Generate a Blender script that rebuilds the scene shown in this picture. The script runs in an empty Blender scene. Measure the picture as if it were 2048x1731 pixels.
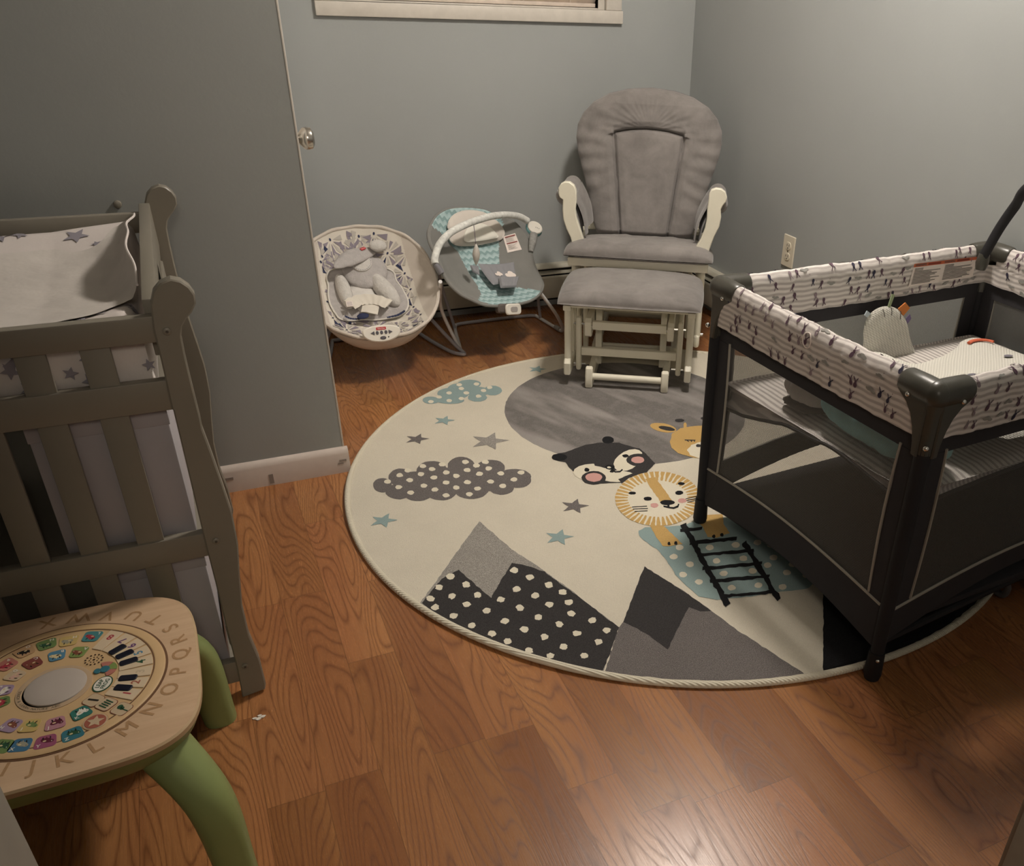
import bpy, bmesh, math, random
from mathutils import Vector, Matrix, noise as mnoise
random.seed(7)
PI = math.pi
S = bpy.context.scene
COL = S.collection

# ------------------------------------------------------------------ camera
F_PX, CX, CY, CAM_H = 1738.69, 1284.55, 998.72, 1.3077
YAW, PITCH, ROLL = 0.489, 0.534, 0.049
import sys
def _axes():
    cyw, syw = math.cos(YAW), math.sin(YAW); cp, sp = math.cos(PITCH), math.sin(PITCH)
    f = Vector((syw*cp, cyw*cp, -sp)); r = Vector((cyw, -syw, 0)); u = r.cross(f)
    c, s = math.cos(ROLL), math.sin(ROLL)
    return c*r+s*u, -s*r+c*u, f
AR, AU, AF = _axes()
CAM = Vector((0, 0, CAM_H))
cd = bpy.data.cameras.new('camera'); cam = bpy.data.objects.new('camera', cd); COL.objects.link(cam)
cam.matrix_world = Matrix(((AR.x, AU.x, -AF.x, 0), (AR.y, AU.y, -AF.y, 0), (AR.z, AU.z, -AF.z, CAM_H), (0, 0, 0, 1)))
cd.sensor_width = 36; cd.lens = 36*F_PX/2048
cd.shift_x = -(CX-1024)/2048; cd.shift_y = (CY-865.5)/2048
cd.clip_start = .01
S.camera = cam

# ------------------------------------------------------------------ light and exposure
S.view_settings.view_transform = 'Standard'; S.view_settings.look = 'None'
S.view_settings.gamma = 1; S.view_settings.exposure = 0.2
S.view_settings.use_curve_mapping = False
w = bpy.data.worlds.new('world'); S.world = w; w.use_nodes = True
w.node_tree.nodes['Background'].inputs[0].default_value = (1, .86, .7, 1)
w.node_tree.nodes['Background'].inputs[1].default_value = .09
LAMP_POS = (1.42, 2.08, 2.28); LAMP_EMIT = 165.0
hl = bpy.data.lights.new('hall_light', 'AREA'); hl.energy = 15; hl.size = .5; hl.color = (1, .89, .75)
ho = bpy.data.objects.new('hall_light', hl); COL.objects.link(ho); ho.location = (-.1, -.9, 2.1)
ho.rotation_euler = (math.radians(50), 0, 0)

# ------------------------------------------------------------------ pixel -> place (each thing keeps its own real plane)
def ray(px, py): return AR*((px-CX)/F_PX) - AU*((py-CY)/F_PX) + AF
def onz(px, py, z=0.): d = ray(px, py); return CAM + d*((z-CAM_H)/d.z)
def ony(px, py, y): d = ray(px, py); return CAM + d*(y/d.y)
def onx(px, py, x): d = ray(px, py); return CAM + d*(x/d.x)
def onpl(px, py, M):            # local (x, y) on the XY plane of M
    o = M.translation; n = M.col[2].to_3d(); d = ray(px, py)
    P = CAM + d*((o-CAM).dot(n)/d.dot(n)); q = P-o
    return q.dot(M.col[0].to_3d()), q.dot(M.col[1].to_3d())
def frame(o, x, y):
    x = Vector(x).normalized(); y = Vector(y); y = (y - x*y.dot(x)).normalized(); z = x.cross(y)
    return Matrix(((x.x, y.x, z.x, o[0]), (x.y, y.y, z.y, o[1]), (x.z, y.z, z.z, o[2]), (0, 0, 0, 1)))

# ------------------------------------------------------------------ materials
def lin(c):
    if isinstance(c, str):
        c = c.lstrip('#'); c = [int(c[i:i+2], 16)/255 for i in (0, 2, 4)]
    return tuple((x/12.92 if x <= .04045 else ((x+.055)/1.055)**2.4) for x in c)
class NT:
    def __init__(s, name):
        s.m = bpy.data.materials.new(name); s.m.use_nodes = True; s.t = s.m.node_tree
        s.b = s.t.nodes['Principled BSDF']; s.L = s.t.links.new
    def n(s, t, **k):
        x = s.t.nodes.new(t)
        for a, b in k.items(): setattr(x, a, b)
        return x
    def set(s, sock, v):
        if hasattr(v, 'links') or hasattr(v, 'is_output'): s.L(v, sock)
        else: sock.default_value = v
    def math(s, op, a, b=0., c=0., clamp=False):
        x = s.n('ShaderNodeMath', operation=op, use_clamp=clamp)
        s.set(x.inputs[0], a); s.set(x.inputs[1], b)
        if op in ('MULTIPLY_ADD', 'SMOOTH_MIN', 'COMPARE'): s.set(x.inputs[2], c)
        return x.outputs[0]
    def coord(s, kind='Object'): return s.n('ShaderNodeTexCoord').outputs[kind]
    def sep(s, v): x = s.n('ShaderNodeSeparateXYZ'); s.L(v, x.inputs[0]); return x.outputs
    def comb(s, a, b, c=0.):
        x = s.n('ShaderNodeCombineXYZ')
        for i, v in enumerate((a, b, c)): s.set(x.inputs[i], v)
        return x.outputs[0]
    def noise(s, vec, scale, detail=2., rough=.5, dist=0.):
        x = s.n('ShaderNodeTexNoise'); s.set(x.inputs['Vector'], vec) if vec is not None else None
        x.inputs['Scale'].default_value = scale; x.inputs['Detail'].default_value = detail
        x.inputs['Roughness'].default_value = rough; x.inputs['Distortion'].default_value = dist
        return x.outputs['Fac']
    def mix(s, f, a, b, mode='MIX'):
        x = s.n('ShaderNodeMix', data_type='RGBA', blend_type=mode); s.set(x.inputs[0], f)
        for i, v in ((6, a), (7, b)):
            if isinstance(v, tuple) and len(v) == 3: v = (*v, 1)
            s.set(x.inputs[i], v)
        return x.outputs[2]
    def ramp(s, f, a, b, lo=0., hi=1.):
        x = s.n('ShaderNodeMapRange'); x.inputs[1].default_value = a; x.inputs[2].default_value = b
        x.inputs[3].default_value = lo; x.inputs[4].default_value = hi; s.L(f, x.inputs[0]); return x.outputs[0]
    def bump(s, h, strength=.3, dist=.002):
        x = s.n('ShaderNodeBump'); x.inputs['Strength'].default_value = strength
        x.inputs['Distance'].default_value = dist; s.L(h, x.inputs['Height']); s.L(x.outputs[0], s.b.inputs['Normal'])
def mat(name, col, rough=.6, var=0., vs=8., bump=0., bs=200., bd=.001, metal=0., spec=.5, sheen=0., coat=0.):
    N = NT(name); c = lin(col); N.b.inputs['Base Color'].default_value = (*c, 1)
    N.b.inputs['Roughness'].default_value = rough; N.b.inputs['Metallic'].default_value = metal
    N.b.inputs['Specular IOR Level'].default_value = spec
    if sheen: N.b.inputs['Sheen Weight'].default_value = sheen; N.b.inputs['Sheen Roughness'].default_value = .5
    if coat: N.b.inputs['Coat Weight'].default_value = coat; N.b.inputs['Coat Roughness'].default_value = .15
    co = N.coord()
    if var:
        f = N.noise(co, vs, 4., .6)
        d = tuple(x*(1-var) for x in c); e = tuple(min(1, x*(1+var)) for x in c)
        N.L(N.mix(N.ramp(f, .3, .7), d, e), N.b.inputs['Base Color'])
    if bump: N.bump(N.noise(co, bs, 3., .6), bump, bd)
    return N.m

def wall_mat(name, col):
    N = NT(name); c = lin(col); co = N.coord()
    f = N.noise(co, 2.2, 3.); g = N.noise(co, 14., 3.)
    a = N.mix(N.ramp(f, .3, .7), tuple(x*.965 for x in c), tuple(x*1.035 for x in c))
    N.L(N.mix(N.math('MULTIPLY', N.ramp(g, .62, .8), .22), a, tuple(x*1.12 for x in c)), N.b.inputs['Base Color'])
    N.b.inputs['Roughness'].default_value = .42; N.b.inputs['Specular IOR Level'].default_value = .35
    N.bump(N.noise(co, 90., 4., .6), .12, .002); return N.m

def floor_mat():
    N = NT('oak_laminate'); x, y, z = N.sep(N.coord())
    W = .102
    X = N.math('DIVIDE', N.math('SUBTRACT', x, .022), W); i = N.math('FLOOR', X); fx = N.math('SUBTRACT', X, i)
    wn = N.n('ShaderNodeTexWhiteNoise', noise_dimensions='1D'); N.L(N.math('ADD', i, 3.3), wn.inputs['W'])
    Y = N.math('ADD', N.math('DIVIDE', y, .62), N.math('MULTIPLY', wn.outputs['Value'], 7.)); j = N.math('FLOOR', Y); fy = N.math('SUBTRACT', Y, j)
    w2 = N.n('ShaderNodeTexWhiteNoise', noise_dimensions='2D'); N.L(N.comb(i, j), w2.inputs['Vector'])
    r1, r2, r3 = N.sep(w2.outputs['Color'])
    gv = N.comb(N.math('ADD', N.math('MULTIPLY', x, 9.), N.math('MULTIPLY', r1, 40.)), N.math('ADD', N.math('MULTIPLY', y, 1.25), N.math('MULTIPLY', r2, 40.)), r3)
    f = N.noise(gv, 1., 1.2, .35, .15)
    ring = N.math('ABSOLUTE', N.math('SINE', N.math('MULTIPLY', f, 96.)))
    ring = N.math('POWER', N.math('SUBTRACT', 1., ring), 2.2)
    jag = N.noise(N.comb(N.math('MULTIPLY', x, 330.), N.math('MULTIPLY', y, 24.), r1), 1., 3., .7)
    ringm = N.math('MULTIPLY', ring, N.ramp(jag, .2, .5))
    fib = N.noise(N.comb(N.math('MULTIPLY', x, 420.), N.math('MULTIPLY', y, 9.), r2), 1., 3., .65)
    base = N.mix(r3, lin('#a36b44'), lin('#83532f'))
    base = N.mix(N.math('MULTIPLY', N.ramp(N.noise(gv, .6, 2.), .35, .65), .45), base, lin('#b88450'))
    c = N.mix(N.math('MULTIPLY', ringm, .72), base, lin('#5f3418'))
    c = N.mix(N.ramp(fib, .45, .8, 0., .38), c, lin('#6e3f20'))
    e1 = N.math('LESS_THAN', N.math('MINIMUM', fx, N.math('SUBTRACT', 1., fx)), .009)
    e2 = N.math('LESS_THAN', fy, .0028)
    par = N.math('MODULO', N.math('ABSOLUTE', i), 2.)
    e1 = N.math('MULTIPLY', e1, N.ramp(par, 0., 1., .35, .6))
    edge = N.math('MAXIMUM', e1, N.math('MULTIPLY', e2, .6))
    c = N.mix(edge, c, lin('#5a3a20'))
    N.L(c, N.b.inputs['Base Color'])
    N.L(N.ramp(N.math('ADD', N.math('MULTIPLY', ringm, .5), fib), .3, 1., .24, .36), N.b.inputs['Roughness'])
    N.b.inputs['Specular IOR Level'].default_value = .5
    N.bump(N.math('SUBTRACT', fib, N.math('ADD', N.math('MULTIPLY', ringm, .35), edge)), .10, .001)
    return N.m

def rug_mat(name, col, var=.12, streak=0., fleck=.0):
    N = NT(name); c = lin(col); co = N.coord()
    n1 = N.noise(co, 420., 2., .8); n2 = N.noise(co, 5., 3., .6)
    a = N.mix(N.ramp(n1, .3, .7), tuple(x*(1-var) for x in c), tuple(min(1, x*(1+var)) for x in c))
    if streak:
        x, y, z = N.sep(co)
        s = N.noise(N.comb(N.math('MULTIPLY', N.math('ADD', x, N.math('MULTIPLY', y, .35)), 6.), N.math('MULTIPLY', y, 1.6), z), 1., 3., .6)
        a = N.mix(N.math('MULTIPLY', N.ramp(s, .46, .60), streak), a, tuple(min(1, x*2.3) for x in c))
        a = N.mix(N.ramp(N.noise(co, 26., 4., .7), .5, .68, 0., .38), a, tuple(min(1, x*1.8) for x in c))
    if fleck: a = N.mix(N.math('MULTIPLY', N.ramp(N.noise(co, 700., 2., .9), .55, .62), fleck), a, tuple(min(1, x*4+.03) for x in c))
    a = N.mix(N.ramp(n2, .42, .72, 0., .22), a, tuple(x*.72 for x in c))
    N.L(a, N.b.inputs['Base Color']); N.b.inputs['Roughness'].default_value = .95; N.b.inputs['Specular IOR Level'].default_value = .1
    N.bump(n1, .6, .004); return N.m

def suede(name, col):
    N = NT(name); c = lin(col); co = N.coord()
    f = N.noise(co, 9., 4., .6, .4); g = N.noise(co, 45., 3., .6)
    a = N.mix(N.ramp(f, .36, .66), tuple(x*.84 for x in c), tuple(x*1.16 for x in c))
    a = N.mix(N.ramp(g, .4, .7, 0., .2), a, tuple(x*1.25 for x in c))
    N.L(a, N.b.inputs['Base Color']); N.b.inputs['Roughness'].default_value = .9; N.b.inputs['Specular IOR Level'].default_value = .15
    N.b.inputs['Sheen Weight'].default_value = .25
    N.bump(N.math('ADD', N.noise(co, 600., 2.), N.math('MULTIPLY', g, 3.)), .25, .002); return N.m

def stripe_mat(name, a, b, axis, period, duty=.5, rough=.8, wob=.0):
    N = NT(name); co = N.coord(); s = N.sep(co)[axis]
    if wob: s = N.math('ADD', s, N.math('MULTIPLY', N.noise(co, 14., 2.), wob))
    f = N.math('FRACT', N.math('DIVIDE', N.math('ADD', s, 10.), period))
    f = N.ramp(N.math('ABSOLUTE', N.math('SUBTRACT', f, .5)), duty/2-.06, duty/2+.06)
    N.L(N.mix(f, lin(b), lin(a)), N.b.inputs['Base Color']); N.b.inputs['Roughness'].default_value = rough
    N.bump(N.noise(co, 500., 2.), .2, .001); return N.m

def mesh_cloth(name, col, alpha, scale=420.):
    N = NT(name); N.b.inputs['Base Color'].default_value = (*lin(col), 1); N.b.inputs['Roughness'].default_value = .6
    x, y, z = N.sep(N.coord())
    h = N.math('ADD', x, y)
    a = N.math('SINE', N.math('MULTIPLY', N.math('ADD', h, z), scale)); b = N.math('SINE', N.math('MULTIPLY', N.math('SUBTRACT', h, z), scale))
    m = N.math('MULTIPLY', N.math('GREATER_THAN', a, -.70), N.math('GREATER_THAN', b, -.70))
    N.L(N.math('SUBTRACT', 1., N.math('MULTIPLY', m, 1.-alpha)), N.b.inputs['Alpha']); return N.m

M = {}
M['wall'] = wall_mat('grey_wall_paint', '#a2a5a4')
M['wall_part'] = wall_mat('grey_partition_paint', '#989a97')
M['ceil'] = mat('ceiling_white', '#d8d5cc', .9)
M['white_trim'] = mat('white_trim_paint', '#cfc8be', .45, .06, 20., .1, 60.)
M['mauve_trim'] = mat('scuffed_white_baseboard', '#c6b8ae', .5, .08, 9.)
M['floor'] = floor_mat()
M['cream'] = rug_mat('rug_cream', '#d6cebd', .07)
M['rgrey'] = rug_mat('rug_grey', '#6f6b68', .25, .75, .3)
M['rlgrey'] = rug_mat('rug_light_grey', '#8a857f', .38, 0., .6)
M['rmid'] = rug_mat('rug_mid_grey', '#66615f', .35, 0., .55)
M['rdark'] = rug_mat('rug_charcoal', '#3a3838', .4, 0., .25)
M['rblack'] = rug_mat('rug_black', '#232325', .3, 0., .1)
M['rblue'] = rug_mat('rug_blue', '#92a6a5', .14)
M['rgold'] = rug_mat('rug_gold', '#c6a368', .12)
M['rpink'] = rug_mat('rug_pink', '#d0a098', .08)
M['rwhite'] = rug_mat('rug_white', '#e2dac6', .06)
M['gwhite'] = mat('glider_white_paint', '#e6e1cf', .4, .03, 9.)
M['suede'] = suede('grey_microfibre', '#817c79')
M['suede_d'] = suede('grey_microfibre_seam', '#5d5956')
M['tgrey'] = mat('grey_brown_table_paint', '#7f796d', .42, .05, 6., .05, 50.)
M['heater'] = mat('heater_enamel', '#c2bdad', .4)
M['black'] = mat('matt_black', '#17171a', .7)
M['steel'] = mat('brushed_steel', '#c9c4bc', .25, metal=1.)
M['chrome'] = mat('screw_metal', '#d8d6d0', .2, metal=1.)
M['whitepl'] = mat('white_plastic', '#eae5db', .3, coat=.3)
M['outlet'] = mat('cream_outlet_plastic', '#dcd3c0', .4)
M['slot'] = mat('outlet_slot', '#4a443c', .6)

# ------------------------------------------------------------------ mesh builder
def obj(name, me_or_mb, mats=None, parent=None, **k):
    return me_or_mb.build(name, mats, parent, **k)
class MB:
    def __init__(s): s.v = []; s.f = []; s.mi = []
    def add(s, vs, fs, mi=0):
        o = len(s.v); s.v += [Vector(v) for v in vs]; s.f += [tuple(i+o for i in f) for f in fs]; s.mi += [mi]*len(fs); return s
    def bm(s, b, mi=0, Mx=None):
        b.verts.ensure_lookup_table(); vs = [v.co.copy() if Mx is None else Mx @ v.co for v in b.verts]
        fs = [[v.index for v in f.verts] for f in b.faces]; b.free(); return s.add(vs, fs, mi)
    def box(s, c, size, bev=.003, Mx=None, mi=0, seg=2):
        b = bmesh.new(); bmesh.ops.create_cube(b, size=1)
        for v in b.verts: v.co = Vector((v.co.x*size[0], v.co.y*size[1], v.co.z*size[2]))
        if bev: bmesh.ops.bevel(b, geom=list(b.edges), offset=min(bev, min(size)*.45), segments=seg, profile=.5, affect='EDGES')
        b.verts.index_update()
        T = Matrix.Translation(Vector(c)); return s.bm(b, mi, (Mx @ T) if Mx is not None else T)
    def lohi(s, a, b, bev=.003, mi=0, Mx=None):
        a = Vector(a); b = Vector(b); return s.box((a+b)/2, [abs(x) for x in (b-a)], bev, Mx, mi)
    def tube(s, pts, r, n=10, mi=0, closed=False, caps=True, flat=1., up=None):
        P = [Vector(p) for p in pts]; R = r if isinstance(r, (list, tuple)) else [r]*len(P)
        vs = []; fs = []; m = len(P); N0 = None
        for i in range(m):
            a = P[(i-1) % m] if (closed or i > 0) else P[i]; b = P[(i+1) % m] if (closed or i < m-1) else P[i]
            t = (b-a).normalized()
            if N0 is None:
                ref = Vector(up) if up else (Vector((0, 0, 1)) if abs(t.z) < .9 else Vector((1, 0, 0)))
                N0 = (ref - t*ref.dot(t)).normalized()
            else: N0 = (N0 - t*N0.dot(t)).normalized()
            B = t.cross(N0)
            for k in range(n):
                an = 2*PI*k/n; vs.append(P[i] + N0*(math.cos(an)*R[i]*flat) + B*(math.sin(an)*R[i]))
        for i in range(m if closed else m-1):
            for k in range(n):
                a = i*n+k; b = i*n+(k+1) % n; c = ((i+1) % m)*n+(k+1) % n; d = ((i+1) % m)*n+k; fs.append((a, b, c, d))
        if caps and not closed: fs.append(tuple(range(n-1, -1, -1))); fs.append(tuple((m-1)*n+k for k in range(n)))
        return s.add(vs, fs, mi)
    def grid(s, fn, nu, nv, mi=0, cu=False, cv=False, mf=None):
        vs = [fn(i/(nu-(0 if cu else 1)), j/(nv-(0 if cv else 1))) for i in range(nu) for j in range(nv)]
        fs = []; mm = []
        for i in range(nu if cu else nu-1):
            for j in range(nv if cv else nv-1):
                fs.append((i*nv+j, ((i+1) % nu)*nv+j, ((i+1) % nu)*nv+(j+1) % nv, i*nv+(j+1) % nv))
                mm.append(mf((i+.5)/(nu-1), (j+.5)/(nv-1)) if mf else mi)
        o = len(s.v); s.v += [Vector(v) for v in vs]; s.f += [tuple(i+o for i in f) for f in fs]; s.mi += mm; return s
    def prism(s, pts, d, mi=0, Mx=None, bev=0., mi_side=None):
        """2D outline pts in XY, extruded along Z from 0 to d"""
        n = len(pts); vs = []; fs = []
        area = sum(pts[i][0]*pts[(i+1) % n][1]-pts[(i+1) % n][0]*pts[i][1] for i in range(n))
        if area < 0: pts = pts[::-1]
        def inset(k):
            out = []
            for i in range(n):
                a = Vector(pts[i-1]); b = Vector(pts[i]); c = Vector(pts[(i+1) % n])
                t = (c-a); t = t.normalized() if t.length > 1e-9 else Vector((1, 0)); out.append((b.x - t.y*k, b.y + t.x*k))
            return out
        if bev:
            q = inset(bev); L = [(q, 0), (pts, bev), (pts, d-bev), (q, d)]
        else: L = [(pts, 0), (pts, d)]
        for ring, z in L: vs += [Vector((p[0], p[1], z)) for p in ring]
        for l in range(len(L)-1):
            for i in range(n): fs.append((l*n+i, l*n+(i+1) % n, (l+1)*n+(i+1) % n, (l+1)*n+i))
        if Mx is not None: vs = [Mx @ v for v in vs]
        o = len(s.v); s.v += vs; s.f += [tuple(i+o for i in f) for f in fs]; s.mi += [mi if mi_side is None else mi_side]*len(fs)
        b = bmesh.new()
        vv = [b.verts.new((p[0], p[1], 0)) for p in L[-1][0]]; f = b.faces.new(vv); f.normal_update()
        tr = bmesh.ops.triangulate(b, faces=[f], ngon_method='EAR_CLIP'); b.verts.index_update()
        tris = [[v.index for v in t.verts] for t in b.faces]; b.free()
        k = (len(L)-1)*n
        s.f += [tuple(o+k+i for i in t) for t in tris] + [tuple(o+i for i in reversed(t)) for t in tris]; s.mi += [mi]*(2*len(tris)); return s
    def poly(s, pts3, mi=0):
        """flat-ish polygon of 3D points, triangulated"""
        b = bmesh.new(); vv = [b.verts.new(p) for p in pts3]
        try: f = b.faces.new(vv)
        except ValueError: b.free(); return s
        f.normal_update()
        bmesh.ops.triangulate(b, faces=[f], ngon_method='EAR_CLIP'); b.verts.index_update(); return s.bm(b, mi)
    def lathe(s, prof, n=24, mi=0, Mx=None, ring=False):
        vs = []; fs = []
        if ring: prof = list(prof)+[prof[0]]
        for r, z in prof:
            for k in range(n): a = 2*PI*k/n; vs.append(Vector((r*math.cos(a), r*math.sin(a), z)))
        for i in range(len(prof)-1):
            for k in range(n): fs.append((i*n+k, i*n+(k+1) % n, (i+1)*n+(k+1) % n, (i+1)*n+k))
        if not ring: fs.append(tuple(range(n-1, -1, -1))); fs.append(tuple((len(prof)-1)*n+k for k in range(n)))
        if Mx is not None: vs = [Mx @ v for v in vs]
        return s.add(vs, fs, mi)
    def ell(s, c, r, Mx=None, mi=0, nu=20, nv=12, e=1.):
        def g(v, p): return math.copysign(abs(v)**p, v)
        vs = []; fs = []
        for j in range(nv+1):
            ph = -PI/2+PI*j/nv
            for i in range(nu):
                th = 2*PI*i/nu
                p = Vector((r[0]*g(math.cos(ph), e)*g(math.cos(th), e), r[1]*g(math.cos(ph), e)*g(math.sin(th), e), r[2]*g(math.sin(ph), e)))+Vector(c)
                vs.append(Mx @ p if Mx is not None else p)
        for j in range(nv):
            for i in range(nu): fs.append((j*nu+i, j*nu+(i+1) % nu, (j+1)*nu+(i+1) % nu, (j+1)*nu+i))
        return s.add(vs, fs, mi)
    def build(s, name, mats, parent=None, smooth=True, angle=38, merge=True):
        off = parent.matrix_world.translation if parent is not None else Vector((0, 0, 0))
        if parent is None and s.v:
            lo = [min(v[i] for v in s.v) for i in range(3)]; hi = [max(v[i] for v in s.v) for i in range(3)]
            off = Vector(((lo[0]+hi[0])/2, (lo[1]+hi[1])/2, lo[2])) if not getattr(s, 'world', False) else Vector((0, 0, 0))
        me = bpy.data.meshes.new(name); me.from_pydata([v-off for v in s.v], [], s.f)
        if not isinstance(mats, (list, tuple)): mats = [mats]
        for m in mats: me.materials.append(M[m] if isinstance(m, str) else m)
        me.polygons.foreach_set('material_index', s.mi)
        if merge:
            b = bmesh.new(); b.from_mesh(me); bmesh.ops.remove_doubles(b, verts=list(b.verts), dist=1e-6)
            bmesh.ops.recalc_face_normals(b, faces=list(b.faces)) if merge == 'fix' else None
            b.to_mesh(me); b.free()
        if smooth:
            me.polygons.foreach_set('use_smooth', [True]*len(me.polygons))
            me.set_sharp_from_angle(angle=math.radians(angle))
        o = bpy.data.objects.new(name, me); COL.objects.link(o)
        if parent is not None:
            o.parent = parent; o.location = (0, 0, 0)
        else: o.location = off
        bpy.context.view_layer.update()
        return o
def sub(name, mb, mats, parent, **k):
    """part of a mesh part (world verts)"""
    return mb.build(name, mats, parent, **k)
def thing(name, loc, label, cat, group=None):
    o = bpy.data.objects.new(name, None); COL.objects.link(o); o.location = loc; o.empty_display_size = .1
    o['label'] = label; o['category'] = cat
    if group: o['group'] = group
    bpy.context.view_layer.update(); return o
def tag(o, label, cat, group=None):
    o['label'] = label; o['category'] = cat
    if group: o['group'] = group
    return o
def struct(name, mb, mats, parent=None, **k):
    mb.world = True
    o = mb.build(name, mats, parent, **k); o['kind'] = 'structure'; return o
def smooth_path(pts, n=8, closed=False):
    P = [Vector(p) for p in pts]; out = []
    m = len(P)
    for i in range(m if closed else m-1):
        p0 = P[(i-1) % m] if (closed or i > 0) else P[i]*2-P[i+1]; p1 = P[i]; p2 = P[(i+1) % m]
        p3 = P[(i+2) % m] if (closed or i+2 < m) else P[i+1]*2-P[i]
        for k in range(n):
            t = k/n; out.append(.5*((2*p1)+(-p0+p2)*t+(2*p0-5*p1+4*p2-p3)*t*t+(-p0+3*p1-3*p2+p3)*t**3))
    if not closed: out.append(P[-1])
    return out
def text_mesh(txt, size, bold=False):
    cu = bpy.data.curves.new('t', 'FONT'); cu.body = txt; cu.size = size; cu.align_x = 'CENTER'; cu.align_y = 'CENTER'
    if bold: cu.offset = size*(.025 if bold is True else bold)
    cu.resolution_u = 3
    o = bpy.data.objects.new('t', cu); COL.objects.link(o); bpy.context.view_layer.update()
    dg = bpy.context.evaluated_depsgraph_get(); me = bpy.data.meshes.new_from_object(o.evaluated_get(dg))
    vs = [v.co.copy() for v in me.vertices]; fs = [tuple(p.vertices) for p in me.polygons]
    bpy.data.objects.remove(o); bpy.data.curves.remove(cu); bpy.data.meshes.remove(me); return vs, fs
def put_text(mb, txt, size, Mx, mi=0, bold=False):
    if txt in ('M', 'N', 'W') and bold:
        for k_ in (-.018, 0, .018): put_text(mb, txt, size, Mx @ Matrix.Translation((k_*size, 0, .00001*(1+k_))), mi)
        return
    vs, fs = text_mesh(txt, size, bold); mb.add([Mx @ v for v in vs], fs, mi)
def ellipse(cx, cy, rx, ry, n=24, rot=0.):
    c, s = math.cos(rot), math.sin(rot)
    return [(cx+rx*math.cos(2*PI*k/n)*c-ry*math.sin(2*PI*k/n)*s, cy+rx*math.cos(2*PI*k/n)*s+ry*math.sin(2*PI*k/n)*c) for k in range(n)]
def rrect(w_, h_, r, n=5):
    out = []
    for sx, sy, a0 in ((1, 1, 0), (-1, 1, 90), (-1, -1, 180), (1, -1, 270)):
        for k in range(n+1):
            a = math.radians(a0+90*k/n); out.append((sx*(w_/2-r)+r*math.cos(a), sy*(h_/2-r)+r*math.sin(a)))
    return out
def interp(tab, t):
    for (a, x), (b, y) in zip(tab, tab[1:]):
        if t <= b: k = (t-a)/(b-a); k = k*k*(3-2*k) if False else k; return x+(y-x)*k
    return tab[-1][1]

# ================================================================== ROOM SHELL
KS = 1.0168
YB, XR, YP, XP, YN, ZC, XL = 3.66*KS, 2.085*KS, 2.46, .283, .37, 2.42, -1.9
b = MB(); b.lohi((XL-.1, -1.6, -.06), (XR+.1, YB+.1, 0), 0); struct('floor', b, 'floor', smooth=False)
b = MB(); b.lohi((XL-.1, -1.6, ZC), (XR+.1, YB+.1, ZC+.06), 0); struct('ceiling', b, 'ceil', smooth=False)
# back wall with the window opening
def kz(z): return CAM_H+(z-CAM_H)*KS
WX0, WX1, WZ0, WZ1 = .60*KS, 1.667*KS, kz(1.213), 2.08
b = MB()
b.lohi((XP-.1, YB, 0), (WX0, YB+.1, ZC), 0); b.lohi((WX1, YB, 0), (XR+.1, YB+.1, ZC), 0)
b.lohi((WX0, YB, 0), (WX1, YB+.1, WZ0), 0); b.lohi((WX0, YB, WZ1), (WX1, YB+.1, ZC), 0)
struct('wall_back', b, 'wall', smooth=False)
b = MB(); b.lohi((XR, YN-.1, 0), (XR+.1, YB, ZC), 0); struct('wall_right', b, 'wall', smooth=False)
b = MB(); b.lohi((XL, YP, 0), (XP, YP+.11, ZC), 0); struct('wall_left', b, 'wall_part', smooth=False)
b = MB(); b.lohi((XP-.1, YP+.11+.78, 0), (XP, YB, ZC), 0); b.lohi((XP-.1, YP+.11, 2.04), (XP, YP+.89, ZC), 0); struct('wall_closet', b, 'wall', smooth=False)
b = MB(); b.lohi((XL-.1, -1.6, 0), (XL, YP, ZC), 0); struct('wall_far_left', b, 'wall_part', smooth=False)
# doorway wall the camera looks through
JL, JR = -.126, .679
b = MB(); b.lohi((XL, YN-.11, 0), (JL-.02, YN-.01, ZC), 0); b.lohi((JR+.02, YN-.11, 0), (XR, YN-.01, ZC), 0)
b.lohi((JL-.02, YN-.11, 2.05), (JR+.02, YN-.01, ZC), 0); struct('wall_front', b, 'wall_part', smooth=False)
jm = mat('door_jamb_paint', '#8c8a80', .5, .06, 30., .1, 80.)
b = MB(); b.lohi((JL-.02, YN-.12, 0), (JL, YN, 2.05), .002); b.lohi((JR, YN-.12, 0), (JR+.02, YN, 2.05), .002); b.lohi((JL-.02, YN-.12, 2.03), (JR+.02, YN, 2.05), .002)
struct('trim_1', b, jm)
b = MB(); b.lohi((JL-.075, YN-.01, 0), (JL-.006, YN+.008, 2.1), .002); b.lohi((JR+.006, YN-.01, 0), (JR+.075, YN+.008, 2.1), .002)
struct('trim_2', b, jm)
# closet door in the partition's return, its knob showing past the corner
b = MB(); b.lohi((XP-.04, YP+.115, .008), (XP-.005, YP+.885, 2.035), .002); d1 = struct('door_1', b, 'white_trim')
kp = ony(603, 277, 2.62); kM = Matrix.Translation((XP-.005, 2.62, kp.z)) @ Matrix.Rotation(PI/2, 4, 'Y')
b = MB(); b.lathe([(.0, 0), (.031, 0), (.031, .004), (.028, .008), (.013, .010), (.011, .026), (.018, .032), (.027, .040), (.029, .050), (.027, .060), (.018, .066), (.004, .068)], 28, 0, kM)
sub('door_knob', b, 'steel', d1)
b = MB(); b.lohi((XP-.001, YP-.001, .07), (XP+.004, YP+.09, 2.1), .001); struct('trim_3', b, 'white_trim')
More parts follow.
